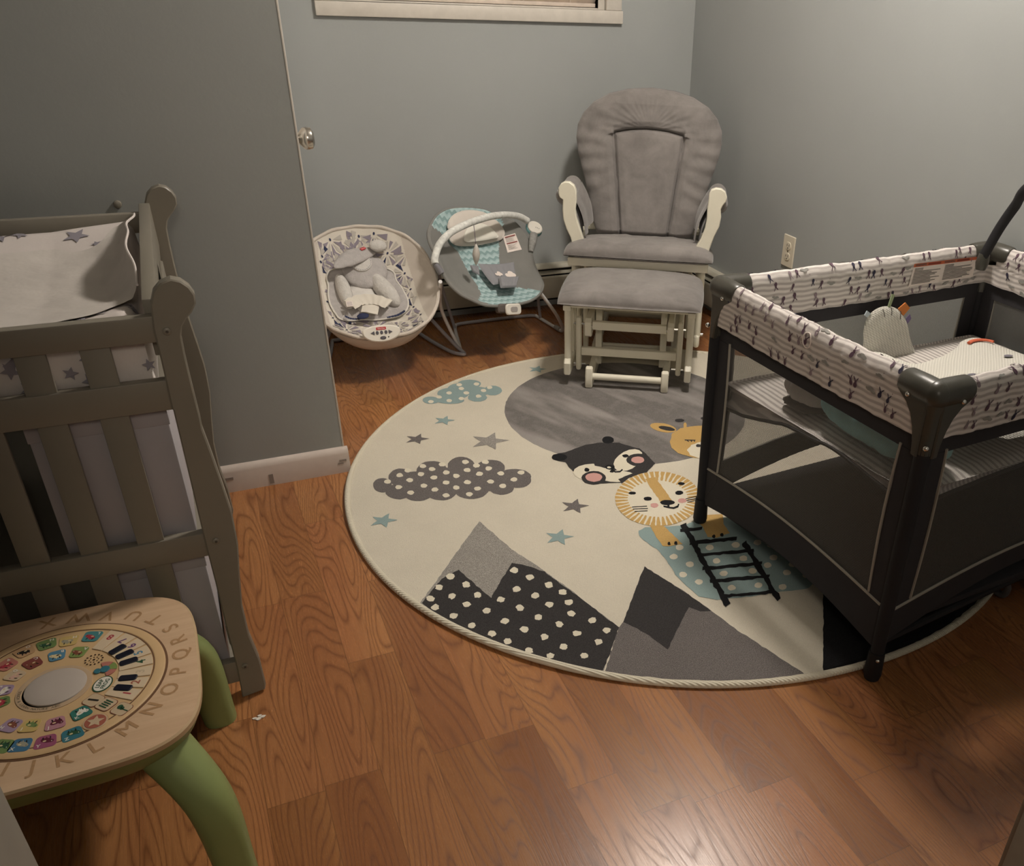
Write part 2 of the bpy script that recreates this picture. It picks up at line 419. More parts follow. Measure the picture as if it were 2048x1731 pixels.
# baseboards
b = MB(); b.prism([(0, 0), (.016, 0), (.016, .062), (.012, .072), (.006, .078), (0, .08)], 2.15, 0, frame((XP+.012, YP, 0), (0, -1, 0), (0, 0, 1)))
bb = struct('baseboard_left', b, 'mauve_trim')
b = MB()
for px_, py_, sw, sh in ((543, 957, .012, .030), (456, 958, .028, .008), (686, 920, .02, .006), (682, 926, .016, .004)):
    p = ony(px_, py_, YP-.0165); b.box((p.x, p.y, p.z), (sw, .001, sh), 0)
sub('scuff_marks', b, mat('scuff', '#8b8078', .7), bb)
# window: casing, sill board, glass, night outside
b = MB(); wd = YB-.018
b.lohi((.545*KS, wd, kz(1.166)), (1.742*KS, YB, WZ0), .003); b.lohi((.545*KS, wd, WZ0), (WX0, YB, WZ1+.06), .003)
b.lohi((WX1, wd, WZ0-.0), (1.735*KS, YB, WZ1+.06), .003); b.lohi((.545*KS, wd, WZ1), (1.735*KS, YB, WZ1+.065), .003)
w1 = struct('window_1', b, 'white_trim')
b = MB(); b.lohi((WX0, YB+.0, WZ0), (WX0+.03, YB+.09, WZ1), .002); b.lohi((WX1-.03, YB, WZ0), (WX1, YB+.09, WZ1), .002); b.lohi((WX0+.03, YB, WZ1-.03), (WX1-.03, YB+.09, WZ1), .002); b.lohi((WX0+.03, YB, WZ0), (WX1-.03, YB+.09, WZ0+.006), .002)
b.lohi((1.12, YB+.07, WZ0), (1.15, YB+.09, WZ1), .002); sub('window_frame', b, 'white_trim', w1)
N = NT('window_glass'); N.b.inputs['Base Color'].default_value = (.02, .025, .03, 1); N.b.inputs['Roughness'].default_value = .03
b = MB(); b.lohi((WX0+.03, YB+.086, WZ0), (WX1-.03, YB+.09, WZ1-.03), 0); sub('window_pane', b, N.m, w1)
bl = thing('window_blind', (1.133, YB+.03, WZ0+.008), 'horizontal slatted window blind lowered inside the white window frame', 'blind')
sm = mat('blind_slat', '#cdbfb2', .5, .1, 30.)
b = MB()
for k in range(40):
    z = WZ0+.032+k*.0205; Mx = Matrix.Translation((1.133*KS, YB+.03, z)) @ Matrix.Rotation(math.radians(-52), 4, 'X'); b.box((0, 0, 0), (1.03, .025, .0022), .0005, Mx)
b.build('slats', sm, bl)
b = MB(); b.lohi((.637, YB+.016, WZ0+.008), (1.66, YB+.044, WZ0+.022), .002); b.build('bottom_rail', sm, bl)
b = MB()
for x in (.75, .95, 1.15, 1.35, 1.55): b.tube([(x, YB+.018, WZ0+.02), (x, YB+.018, WZ1-.04)], .0012, 5)
b.build('ladder_cord', M['white_trim'], bl)
b = MB(); b.lohi((.637, YB+.01, WZ1-.06), (1.63, YB+.05, WZ1-.032), .002); b.build('head_rail', sm, bl)

# ceiling lamp above the rug (out of frame), the room's light
lamp = thing('ceiling_light', (LAMP_POS[0], LAMP_POS[1], ZC), 'round flush ceiling light lit above the rug', 'light')
b = MB(); b.lathe([(.0, ZC-.002), (.155, ZC-.002), (.155, ZC-.025), (.15, ZC-.03), (.0, ZC-.03)], 40, 0, Matrix.Translation((LAMP_POS[0], LAMP_POS[1], 0))); b.build('lamp_base', M['white_trim'], lamp)
E = NT('lamp_glow'); E.b.inputs['Emission Color'].default_value = (1, .915, .82, 1); E.b.inputs['Emission Strength'].default_value = LAMP_EMIT; E.b.inputs['Base Color'].default_value = (.8, .75, .7, 1)
b = MB(); prof = [(.14*math.cos(a), ZC-.03-.09*math.sin(a)) for a in [PI/2*k/10 for k in range(10)]]+[(.004, ZC-.12)]
b.lathe(prof, 40, 0, Matrix.Translation((LAMP_POS[0], LAMP_POS[1], 0))); b.build('diffuser', E.m, lamp)

# baseboard heaters
def heater(label, Mx, L, base):
    """Mx: X along the wall, Y out of the wall, Z up"""
    t = thing('baseboard_heater', base, label, 'heater')
    def ext(pts, x0, x1, m, nm):
        pts = [(a_, c_*.93-.002) for a_, c_ in pts]
        b = MB(); F = Mx @ Matrix(((0, 0, 1, x0), (1, 0, 0, 0), (0, 1, 0, 0), (0, 0, 0, 1))); b.prism(pts, x1-x0, 0, F); b.build(nm, m, t, angle=25)
    ext([(.0005, .03), (.006, .03), (.006, .2), (.0005, .2)], 0, L, mat('heater_inside', '#2a2622', .8), 'back_plate')
    ext([(.0005, .216), (.030, .216), (.046, .203), (.046, .199), (.030, .211), (.0005, .211)], 0, L, 'heater', 'top_cover')
    ext([(.028, .186), (.054, .178), (.055, .174), (.028, .182)], 0, L, 'heater', 'damper')
    ext([(.052, .165), (.058, .168), (.062, .160), (.064, .075), (.060, .058), (.052, .058), (.056, .062), (.059, .075), (.056, .160)], 0, L, 'heater', 'front_panel')
    b = MB()
    for k in range(int(L/.02)):
        b.add([Mx @ Vector(p) for p in ((.02*k, .012, .10), (.02*k, .045, .10), (.02*k, .045, .15), (.02*k, .012, .15))], [(0, 1, 2, 3)])
    b.build('fins', M['black'], t, smooth=False)
    b = MB(); b.lohi((0, .0005, .001), (.004, .062, .198), 0, 0, Mx); b.build('end_cap', M['heater'], t); b = MB(); b.lohi((L-.004, .0005, .001), (L, .062, .198), 0, 0, Mx); b.build('end_cap', M['heater'], t)
    return t
heater('long cream baseboard heater under the window wall behind the bouncer seats', frame((XP+.005, YB, 0), (1, 0, 0), (0, -1, 0)) @ Matrix.Diagonal((1, 1, -1, 1)), XR-XP-.075, (1.15, YB-.03, 0))
heater('cream baseboard heater on the right wall below the outlet', frame((XR, YB-.066, 0), (0, -1, 0), (-1, 0, 0)) @ Matrix.Diagonal((1, 1, -1, 1)), 1.3, (XR-.03, 3.0, 0))

# outlet on the right wall
c = (onx(1570, 468.3, XR)+onx(1586.5, 535.6, XR))/2
ot = thing('wall_outlet', (XR, c.y, c.z), 'cream duplex wall outlet plate low on the right wall', 'outlet')
OM = frame((XR, c.y, c.z), (0, -1, 0), (0, 0, 1)); OM = OM @ Matrix.Identity(4)
if OM.col[2].x > 0: OM = frame((XR, c.y, c.z), (0, -1, 0), (0, 0, 1)) @ Matrix.Diagonal((1, 1, -1, 1))
b = MB(); b.prism(rrect(.076, .122, .003), .006, 0, OM, .0018); b.build('plate', M['outlet'], ot)
for dz in (.021, -.021):
    b = MB(); b.prism([(x, y+dz) for x, y in rrect(.034, .029, .013)], .0085, 0, OM, .0008); f = b.build('socket', M['outlet'], ot)
    b = MB()
    for x in (-.0065, .0065): b.box((x, dz+.003, .0086), (.0025, .009, .001), 0, OM)
    b.prism(ellipse(0, dz-.008, .0028, .0028, 10), .0091, 0, OM); b.build('slot', M['slot'], f)
b = MB(); b.prism(ellipse(0, 0, .0035, .0035, 12), .0075, 0, OM); b.build('screw', M['chrome'], ot)

# ================================================================== RUG
RC = (1.231, 2.0855); RR = .992; RT = .012
def fl(px, py): p = onz(px, py, RT); return (p.x, p.y)
RM = ['cream', 'rgrey', 'rlgrey', 'rmid', 'rdark', 'rblack', 'rblue', 'rgold', 'rpink', 'rwhite']; RI = {k: i for i, k in enumerate(RM)}
rug = MB(); rug.world = False
rug.lathe([(0, .001), (RR, .001), (RR, RT)], 128, 0, Matrix.Translation((RC[0], RC[1], 0)))
for v_ in rug.v: v_.x = min(v_.x, 2.0)
lv = [0]
def clip(pts):
    """keep the outline inside the rug edge"""
    out = []
    for x, y in pts:
        d = math.hypot(x-RC[0], y-RC[1]); k = min(1, (RR-.004)/max(d, 1e-6)); out.append((min(RC[0]+(x-RC[0])*k, 1.998), RC[1]+(y-RC[1])*k))
    return out
def rp(pts, m, world=False, lev=None, jag=.0015):
    lv[0] += 1; z = RT+.0002+.000006*lv[0]
    if not world: pts = [fl(*p) for p in pts]
    pts = clip(pts); o = []
    n = len(pts)
    for i in range(n):
        a = Vector(pts[i]); b_ = Vector(pts[(i+1) % n]); L = (b_-a).length; k = max(1, int(L/.012)) if jag else 1
        for j in range(k): q = a.lerp(b_, j/k); o.append((q.x+random.uniform(-jag, jag), q.y+random.uniform(-jag, jag), z))
    rug.poly(clip3(o), RI[m])
def clip3(o): return o
def c4(l): return [(680+a/2.473, 700+b/2.473) for a, b in l]
def c5(l): return [(1200+a/2.984, 820+b/2.984) for a, b in l]
def blob(cx, cy, rx, ry, m, conv=c4, rot=0., n=16, jag=.001): rp(conv(ellipse(cx, cy, rx, ry, n, rot)), m, jag=jag)
# big grey moon
rp([(1.261+.425*math.cos(a), 2.531+.425*math.sin(a)) for a in [2*PI*k/90 for k in range(90)]], 'rgrey', True, jag=.001)
# left mountain
rp(c4([(690, 845), (600, 965), (500, 1110), (385, 1255), (520, 1345), (760, 1470), (1000, 1552), (1250, 1612), (1300, 1590), (1378, 1372), (1250, 1270), (1120, 1170), (1010, 1090), (850, 985)]), 'rlgrey')
arc = lambda a0, a1, n=14: [(RC[0]+RR*math.cos(math.radians(a0+(a1-a0)*k/n)), RC[1]+RR*math.sin(math.radians(a0+(a1-a0)*k/n))) for k in range(n+1)]
def ang(px, py): p = fl(px, py); return math.degrees(math.atan2(p[1]-RC[1], p[0]-RC[0]))
def edge(pa, pb): a0, a1 = ang(*pa), ang(*pb); return arc(a0, a1)
rp([fl(*p) for p in c4([(500, 1132), (585, 1085), (745, 1225), (850, 1052), (900, 1058), (1010, 1095), (1120, 1175), (1250, 1270), (1380, 1372), (1300, 1590)])]+edge(c4([(1300, 1615)])[0], c4([(385, 1262)])[0]), 'rdark', True)
for x, y in ((545, 1118), (490, 1172), (625, 1158), (448, 1228), (553, 1216), (680, 1210), (472, 1270), (625, 1257), (862, 1088), (938, 1122), (1033, 1160), (1103, 1196), (872, 1182), (965, 1213), (1133, 1246), (797, 1233), (1036, 1258), (727, 1288), (890, 1273), (562, 1313), (983, 1320), (1143, 1303), (816, 1340), (1250, 1336), (652, 1361), (1086, 1355), (752, 1402), (912, 1380), (1320, 1386), (1172, 1400), (828, 1440), (1012, 1418), (1280, 1443), (935, 1485), (1105, 1467), (1040, 1512), (1208, 1510)):
    blob(x, y, 20, 15, 'rwhite', n=12, jag=.002)
# middle mountain
rp([fl(*p) for p in c5([(265, 932), (530, 1100), (700, 1222), (800, 1300), (1225, 1575)])]+edge(c5([(1225, 1585)])[0], c5([(25, 1570)])[0])+[fl(*p) for p in c5([(110, 1300), (150, 1240)])], 'rmid', True)
rp(c5([(265, 932), (530, 1100), (665, 1200), (600, 1200), (530, 1178), (480, 1270), (402, 1428), (270, 1330), (140, 1262)]), 'rdark')
# right mountain (mostly under the crib)
rp([fl(1646, 1175), fl(1647, 1342)]+edge((1647, 1350), (1990, 1185))+[fl(1880, 1120), fl(1760, 1120)], 'rblack', True)
# clouds
for e in ((210, 668, 46, 36), (300, 630, 60, 45), (290, 700, 65, 38), (385, 705, 75, 42), (455, 600, 78, 52), (500, 695, 80, 48), (600, 575, 68, 48), (650, 690, 85, 46), (745, 580, 72, 38), (530, 640, 180, 60), (700, 640, 150, 60), (860, 625, 85, 38), (880, 640, 66, 42), (800, 680, 62, 36), (380, 650, 120, 50)):
    blob(*e, 'rmid', n=22)
for x, y in ((295, 618), (335, 595), (410, 573), (455, 588), (505, 565), (620, 553), (720, 553), (235, 650), (345, 643), (400, 613), (465, 630), (525, 605), (575, 622), (630, 593), (675, 570), (735, 585), (895, 605), (860, 640), (795, 610), (745, 650), (690, 612), (630, 653), (525, 655), (575, 680), (415, 670), (290, 678), (350, 705), (470, 690), (680, 685), (525, 718), (640, 713), (805, 672)):
    blob(x, y, 17, 10.5, 'rwhite', n=12, jag=.0012)
for e in ((640, 168, 58, 22), (755, 200, 46, 24), (680, 235, 48, 20), (560, 215, 80, 30), (450, 248, 42, 18), (600, 192, 70, 28), (545, 250, 70, 16), (680, 205, 60, 24)):
    blob(*e, 'rblue', n=20)
for x, y in ((600, 190), (675, 168), (710, 200), (540, 212), (625, 212), (490, 232), (740, 185), (685, 228), (540, 250), (600, 240), (450, 255), (590, 172)): blob(x, y, 14, 8, 'rwhite', n=10)
def star(px, py, wpx, m, rot=.25):
    c_ = Vector(fl(px, py)); e = Vector(fl(px+wpx/2, py)); r = (e-c_).length
    rp([(c_.x+(r if k % 2 == 0 else r*.42)*math.cos(rot+PI*k/5), c_.y+(r if k % 2 == 0 else r*.42)*math.sin(rot+PI*k/5)) for k in range(10)], m, True, jag=.001)
for x, y, w_, m in ((515, 348, 112, 'rblue'), (380, 440, 125, 'rmid'), (738, 450, 200, 'rlgrey'), (215, 843, 145, 'rblue'), (1160, 772, 145, 'rmid'), (1083, 925, 150, 'rblue'), (975, 95, 95, 'rblue')):
    star(*c4([(x, y)])[0], w_/2.473, m, -.3)
# blue hill with dots
rp(c5([(230, 722), (270, 700), (490, 690), (640, 640), (820, 640), (1000, 760), (1180, 880), (1290, 980), (1285, 1030), (1230, 1068), (1080, 1085), (900, 1112), (700, 1132), (590, 1112), (520, 1050), (450, 980), (400, 900), (340, 830), (280, 790), (235, 752)]), 'rblue')
for x, y in ((655, 820), (810, 805), (440, 875), (535, 920), (695, 900), (855, 885), (495, 982), (590, 1025), (738, 975), (910, 960), (785, 1060), (945, 1045), (1090, 1055), (1000, 925), (1035, 880), (1115, 970), (1150, 920), (1230, 985), (475, 820), (1020, 805), (940, 790)):
    blob(x, y, 24, 17, 'rwhite', c5, n=12)
# giraffe
rp(c5([(500, 75), (515, 75), (520, 110), (498, 110)]), 'rgold'); blob(475, 62, 28, 10, 'rdark', c5); blob(625, 50, 26, 9, 'rdark', c5)
blob(378, 106, 80, 26, 'rgold', c5, .18); blob(398, 110, 50, 12, 'rdark', c5, .18)
rp(c5([(415, 190), (432, 140), (480, 108), (540, 98), (640, 92), (720, 130), (740, 200), (700, 270), (620, 292), (540, 280), (470, 258), (425, 225)]), 'rgold')
rp(c5([(518, 240), (545, 208), (600, 190), (660, 190), (690, 240), (650, 290), (590, 288), (540, 270)]), 'rwhite'); blob(588, 213, 16, 9, 'rdark', c5)
for dx in (-28, 0, 26): rp(c5([(538+dx, 178), (544+dx, 176), (550+dx*.6, 190), (544+dx*.6, 191)]), 'rdark', jag=.0005)
rp(c5([(505, 176), (565, 178), (566, 184), (506, 182)]), 'rdark', jag=.0005)
# bear
rp(c4([(1048, 528), (1078, 512), (1118, 506), (1160, 488), (1215, 468), (1290, 458), (1380, 458), (1430, 475), (1484, 488), (1520, 520), (1560, 560), (1500, 620), (1400, 655), (1290, 660), (1200, 640), (1150, 600), (1115, 555), (1078, 548)]), 'rdark')
blob(1325, 445, 30, 18, 'rblack'); blob(1085, 530, 38, 18, 'rblack')
blob(1250, 605, 96, 42, 'rwhite'); blob(1425, 545, 78, 46, 'rwhite', rot=-.5); blob(1370, 625, 90, 28, 'rwhite')
rp(c4([(1290, 500), (1335, 505), (1350, 575), (1310, 585), (1262, 572), (1240, 545)]), 'rdark')
for x, y, rx, ry in ((1255, 632, 60, 34),): blob(x, y, rx, ry, 'rdark'); blob(x, y-2, 42, 22, 'rpink')
blob(230, 298, 72, 38, 'rdark', c5); blob(225, 298, 40, 20, 'rpink', c5)
blob(1220, 593, 13, 10, 'rblack'); blob(1412, 524, 16, 8, 'rblack'); blob(1335, 580, 24, 12, 'rblack'); blob(1345, 600, 10, 7, 'rblack'); blob(1330, 581, 9, 5, 'rwhite')
rp(c4([(1350, 588), (1362, 600), (1385, 598), (1396, 588), (1400, 594), (1385, 606), (1360, 607), (1342, 594)]), 'rblack', jag=.0005)
rp(c4([(1375, 640), (1440, 612), (1484, 605), (1490, 620), (1430, 632), (1395, 662)]), 'rdark')
# lion
blob(345, 530, 255, 162, 'rwhite', c5, n=40)
for k in range(46):
    a = 2*PI*k/46+.05; da = .052
    if k % 1 == 0:
        q = [(345+rx*math.cos(a+s_), 530+ry*math.sin(a+s_)) for rx, ry, s_ in ((255, 162, -da), (255, 162, da), (178, 108, da*.55), (178, 108, -da*.55))]
        rp(c5(q), 'rgold', jag=.0012)
rp(c5([(268, 412), (330, 402), (380, 470), (432, 545), (372, 562), (320, 490)]), 'rgold')
for x, y, rx, ry in ((193, 497, 22, 9), (285, 530, 24, 12), (472, 495, 24, 13), (485, 440, 20, 9)): blob(x, y, rx, ry, 'rblack', c5)
blob(402, 553, 44, 16, 'rblack', c5)
rp(c5([(400, 560), (412, 560), (416, 578), (440, 580), (462, 570), (464, 560), (474, 562), (468, 582), (440, 592), (410, 588), (380, 580), (378, 570), (402, 575)]), 'rblack', jag=.0005)
blob(325, 570, 24, 14, 'rpink', c5); blob(490, 542, 26, 14, 'rpink', c5)
for x0, y0, x1, y1 in ((190, 578, 280, 572), (196, 590, 286, 586), (206, 604, 284, 600), (510, 530, 580, 512), (515, 540, 582, 524), (522, 548, 582, 538)):
    rp(c5([(x0, y0), (x1, y1), (x1, y1+5), (x0, y0+5)]), 'rblack', jag=.0003)
rp(c5([(298, 690), (372, 688), (430, 740), (492, 800), (430, 812), (375, 814), (335, 760)]), 'rgold')
rp(c5([(560, 655), (640, 628), (730, 622), (738, 680), (772, 735), (700, 762), (640, 760), (615, 700)]), 'rgold')
for x, y in ((412, 798), (452, 795), (680, 755), (728, 746)): blob(x, y, 10, 11, 'rblack', c5, n=10)
# ladder
def bar(x0, y0, x1, y1, w_, conv=c5):
    d = Vector((x1-x0, y1-y0)).normalized(); n_ = Vector((-d.y, d.x))*w_/2
    rp(conv([(x0+n_.x, y0+n_.y), (x1+n_.x, y1+n_.y), (x1-n_.x, y1-n_.y), (x0-n_.x, y0-n_.y)]), 'rblack', jag=.003)
bar(495, 680, 762, 1168, 34); bar(856, 788, 1068, 1135, 32)
for q in ((482, 720, 615, 706), (535, 795, 815, 768), (575, 868, 915, 838), (612, 948, 965, 916), (662, 1025, 1012, 990), (735, 1112, 1040, 1085)): bar(*q, 20)
ro = rug.build('round_rug', RM, None, smooth=False, merge=False)
tag(ro, 'large round cream rug with grey moon, animals, clouds, stars and dotted mountains', 'rug')
b = MB(); b.tube([(min(RC[0]+(RR+.004)*math.cos(a), 2.005), RC[1]+(RR+.004)*math.sin(a), .0085+.0015*math.sin(7*a)) for a in [2*PI*k/200 for k in range(200)]], .0085, 10, closed=True)
N = NT('rug_binding'); cc = N.coord(); xx = N.sep(cc); N.b.inputs['Base Color'].default_value = (*lin('#d9d1bd'), 1); N.b.inputs['Roughness'].default_value = .9
N.bump(N.math('SINE', N.math('MULTIPLY', N.math('ADD', xx[0], xx[1]), 900.)), .5, .002)
b.v = [v for v in b.v]; bo = b.build('edge_binding', N.m, ro)

# ================================================================== CHANGING TABLE (grey-brown, slatted, sleigh shaped end posts)
TF, TBk = 1.55, 2.33        # front and rear faces
def t4(l): return [(p[0]/3.4625, 350+p[1]/3.4625) for p in l]
def tc(l): return [(p[0]/2.886, 800+p[1]/2.886) for p in l]
post_px = t4([(1042, 900), (1060, 810), (1110, 750), (1180, 722), (1250, 735), (1310, 775), (1350, 830), (1358, 890), (1330, 950), (1290, 1000), (1262, 1050), (1258, 1120), (1285, 1260), (1330, 1450), (1390, 1690)]) + \
    tc([(1170, 170), (1230, 330), (1290, 500), (1340, 650), (1375, 830), (1385, 1010), (1400, 1190), (1440, 1360), (1500, 1500), (1535, 1640), (1530, 1670), (1400, 1715), (1370, 1560), (1300, 1290), (1250, 1080), (1190, 850), (1130, 600), (1070, 350), (1000, 60)]) + t4([(1190, 1620), (1130, 1350), (1060, 1060)])
prof = []
for p in post_px: q = ony(p[0], p[1], TF); prof.append((q.x, max(.0, q.z)))
table = thing('changing_table', (-.45, 1.94, 0), 'grey-brown slatted changing table with rolled sleigh end posts along the left wall', 'changing table')
TL = -1.02
def post(y, mirror=False):
    pts = [((TL+(-.06)-x) if mirror else x, z) for x, z in prof]
    b = MB(); b.prism(pts, .026, 0, frame((0, y+.026, 0), (1, 0, 0), (0, 0, 1)), .0025); return b
pf = post(TF).build('post', M['tgrey'], table, angle=30)
pb = post(TBk-.026).build('post', M['tgrey'], table, angle=30)
post(TF, True).build('post', M['tgrey'], table, angle=30); post(TBk-.026, True).build('post', M['tgrey'], table, angle=30)
for px_, py_ in ((334, 662), (432, 1081), (490, 1331)):
    q = ony(px_, py_, TF); bM = frame((q.x, TF, q.z), (1, 0, 0), (0, 0, 1))
    b = MB(); b.lathe([(.0, .001), (.0062, .001), (.0062, .002), (.004, .0035), (.0, .0035)], 16, 0, bM); bo2 = b.build('bolt', M['tgrey'], pf)
    b = MB(); b.prism([(.0025*math.cos(k*PI/3), .0025*math.sin(k*PI/3)) for k in range(6)], .0042, 0, bM); b.build('socket', M['slot'], pf)
X0, X1 = TL, -.088
RAILS = ((.772, .816), (.652, .706), (.352, .402), (.04, .092))
for z0, z1 in RAILS:
    b = MB(); b.lohi((X0-.01, TF+.004, z0), (X1+.01, TF+.024, z1), .002); b.build('rail', M['tgrey'], table)
    b = MB(); b.lohi((X0-.01, TBk-.022, z0), (X1+.01, TBk-.004, z1), .002); b.build('rail', M['tgrey'], table)
# slats of the front and the rear
k = 0; xs = []
x = -.128-.0455
while x > X0: xs.append(x); x -= .0885
for yy in (TF+.008, TBk-.018):
    for x in xs:
        b = MB(); b.lohi((x-.0215, yy, .07), (x+.0215, yy+.011, .79), .0015); b.build('slat', M['tgrey'], table)
# end frames: top end rails and end slat panels
for x in (-.082, X0-.02):
    b = MB(); b.lohi((x-.010, TF+.026, .742), (x+.012, TBk-.026, .838), .002); b.build('end_rail', M['tgrey'], table)
    b = MB(); b.lohi((x-.010, TF+.026, .12), (x+.012, TBk-.026, .17), .002); b.build('end_rail', M['tgrey'], table)
b = MB(); b.lohi((-.066, 1.62, .72), (-.060, 1.95, .80), .002); b.build('side_cleat', M['tgrey'], table)
b = MB(); b.lohi((X0-.01, TF+.026, .655), (X1, TBk-.026, .672), .002); b.build('deck_board', M['tgrey'], table)
b = MB(); b.lohi((X0-.01, TF+.026, .37), (X1, TBk-.026, .385), .002); b.build('shelf', M['tgrey'], table)
b = MB(); b.lohi((X0-.01, TF+.026, .06), (X1, TBk-.026, .075), .002); b.build('shelf', M['tgrey'], table)
# pale boxes standing on the two shelves
bx = mat('pale_lilac_card', '#a9a4a8', .75, .03, 8.)
for z0, z1, lab, g in ((.386, .645, 'pale grey storage box on the upper shelf behind the slats', 0), (.076, .345, 'pale grey storage box on the lower shelf behind the slats', 0)):
    b = MB(); x0 = -.305 if z0 > .3 else -.262
    b.lohi((x0, TF+.032, z0), (-.098, TF+.40, z1), .003); o = b.build('storage_box', bx, None); tag(o, lab, 'box')
    b = MB(); b.lohi((x0-.002, TF+.0305, z1-.03), (-.0965, TF+.4015, z1+.003), .001); b.build('lid', bx, o)

# changing pad in a white starred cover
pad = thing('changing_pad', (-.5, 1.94, .673), 'contoured changing pad in a white cover with grey stars on the changing table', 'changing pad')
padw = mat('white_cotton', '#d6cdc8', .85, .04, 6., .25, 30., .004)
gst = mat('grey_star_print', '#8d8890', .85)
PX0, PX1, PY0, PY1 = -.93, -.100, 1.584, 2.285
def padf(x, y):
    t = (y-PY0)/(PY1-PY0); u = (x-PX0)/(PX1-PX0)
    h = .075+.052*abs(2*t-1)**2.2 + .02*max(0, abs(2*u-1)-.6)/.4
    t = min(max(t, 0), 1); u = min(max(u, 0), 1); e = min(1, max(0, min(t, 1-t))/.03)**.25*min(1, max(0, min(u, 1-u))/.025)**.25
    return .675+h*max(e, .0) + .004*mnoise.noise(Vector((x*9, y*9, 0)))*e
b = MB(); b.grid(lambda u, v: (PX0+(PX1-PX0)*u, PY0+(PY1-PY0)*v, padf(PX0+(PX1-PX0)*u, PY0+(PY1-PY0)*v)), 70, 60, 0)
n0 = len(b.v); 
b.lohi((PX0+.004, PY0+.004, .674), (PX1-.004, PY1-.004, .70), .01)
def star3(b, c_, r, ax, ay, nrm, mi, rot):
    c_ = Vector(c_); ax = Vector(ax); ay = Vector(ay)
    b.poly([c_+ax*((r if k % 2 == 0 else r*.45)*math.cos(rot+PI*k/5))+ay*((r if k % 2 == 0 else r*.45)*math.sin(rot+PI*k/5)) for k in range(10)], mi)
rnd = random.Random(5)
sp = [(20, 500, .030), (145, 443, .011), (172, 508, .016), (325, 470, .03), (440, 438, .014), (545, 487, .027), (675, 497, .012), (740, 995, .030), (955, 962, .018), (880, 860, .012), (900, 898, .013), (565, 1010, .014), (75, 1046, .014), (710, 962, .014)]
for sx_, sy_, r in sp:
    q = onz(sx_/3.4625, 350+sy_/3.4625, .795)
    for _ in range(3): q = onz(sx_/3.4625, 350+sy_/3.4625, padf(q.x, min(max(q.y, PY0+.02), PY1-.02)))
    if PX0+.02 < q.x < PX1-.01 and PY0+.02 < q.y < PY1-.02:
        cc_ = (q.x, q.y); rr = r; rt = rnd.uniform(0, 6)
        def P3(a, rad): x = cc_[0]+rad*math.cos(a); y = cc_[1]+rad*math.sin(a); y = min(max(y, PY0+.01), PY1-.01); x = min(max(x, PX0+.01), PX1-.008); return (x, y, padf(x, y)+.0022)
        b.poly([P3(rt+PI*k/5, rr if k % 2 == 0 else rr*.45) for k in range(10)], 1)
for k in range(26):
    x = rnd.uniform(PX0+.03, -.5); y = rnd.choice((rnd.uniform(PY0+.03, PY0+.16), rnd.uniform(PY1-.16, PY1-.03))); r = rnd.uniform(.012, .03)
    b.poly([(x+(r if q % 2 == 0 else r*.45)*math.cos(PI*q/5), y+(r if q % 2 == 0 else r*.45)*math.sin(PI*q/5), padf(x+(r if q % 2 == 0 else r*.45)*math.cos(PI*q/5), y+(r if q % 2 == 0 else r*.45)*math.sin(PI*q/5))+.0022) for q in range(10)], 1)
for px_, py_, r in ((40, 722, .026), (60, 778, .015), (183, 712, .02), (182, 761, .014), (141, 747, .012), (298, 729, .011), (20, 742, .015)):
    q = ony(px_, py_, PY0-.009); star3(b, q, r, (1, 0, 0), (0, 0, 1), None, 1, rnd.uniform(0, 6))
b.grid(lambda u, v: (PX0+.004+(PX1-PX0-.008)*u, PY0+.0005-.004*math.sin(PI*v)-.002*math.sin(17*u)*math.sin(PI*v), .682+(.765-.682)*v), 30, 8, 0)
b.build('cover', [padw, gst], pad, angle=70, merge=False)
# folded liner lying on the pad, one corner standing up
lm = mat('grey_white_liner', '#cfc8c1', .8, .05, 14., .35, 18., .006)
Q = [onz(269, 428, .90), onz(300, 560, .815), onz(255, 598, .79), onz(150, 560, .765), onz(188, 482, .765)]
ln = thing('pad_liner', (-.25, 1.95, .77), 'thin pale grey liner cloth with its corner folded up against the right end rail', 'liner')
def onpad(px_, py_):
    q = onz(px_, py_, .78)
    for _ in range(5): q = onz(px_, py_, padf(min(max(q.x, PX0+.03), PX1-.015), min(max(q.y, PY0+.03), PY1-.03))+.005)
    return q
A, B_ = onz(268, 428, .852), onz(301, 568, .815); A.x = min(A.x, -.098); B_.x = min(B_.x, -.100)
bk_pts = [A, onz(235, 452, .806), onpad(192, 487), onpad(150, 503), onpad(107, 494), onpad(55, 502), onpad(2, 506)]
fr_pts = [B_, onz(266, 590, .800), onpad(231, 611), onpad(192, 628), onpad(152, 640), onpad(80, 648), onpad(10, 653)]
for L_ in (bk_pts, fr_pts):
    d_ = (L_[-1]-L_[-2]); L_.append(Vector((-.80, L_[-1].y, .77)))
bs_, fs_ = smooth_path(bk_pts, 8), smooth_path(fr_pts, 8)
def lnf(u, v):
    i_ = int(round(v*(len(bs_)-1))); p = bs_[i_].lerp(fs_[i_], u); g_ = padf(min(max(p.x, PX0+.02), PX1-.012), min(max(p.y, PY0+.02), PY1-.02))+.004
    wgt = max(0, 1-v*7/2.2)
    z_ = g_+(max(p.z, g_)-g_)*min(1, wgt*1.6)+.022*math.sin(PI*u)*wgt**2+.0045*mnoise.noise(Vector((p.x*13, p.y*11, 3)))*(1 if 0 < u < 1 else .2)
    return Vector((p.x-.012*math.sin(u*PI)*(1-v)**9+.003*math.sin(u*17)*(1-v)**12, p.y, max(z_, g_)))
b = MB(); b.grid(lambda u, v: lnf(v, u), len(bs_), 50, 0); o = b.build('cloth', lm, ln, angle=80)
b = MB(); b.tube([lnf(k/40, 0)+Vector((.001, 0, .001)) for k in range(41)], .0022, 6); b.build('hem', padw, o)
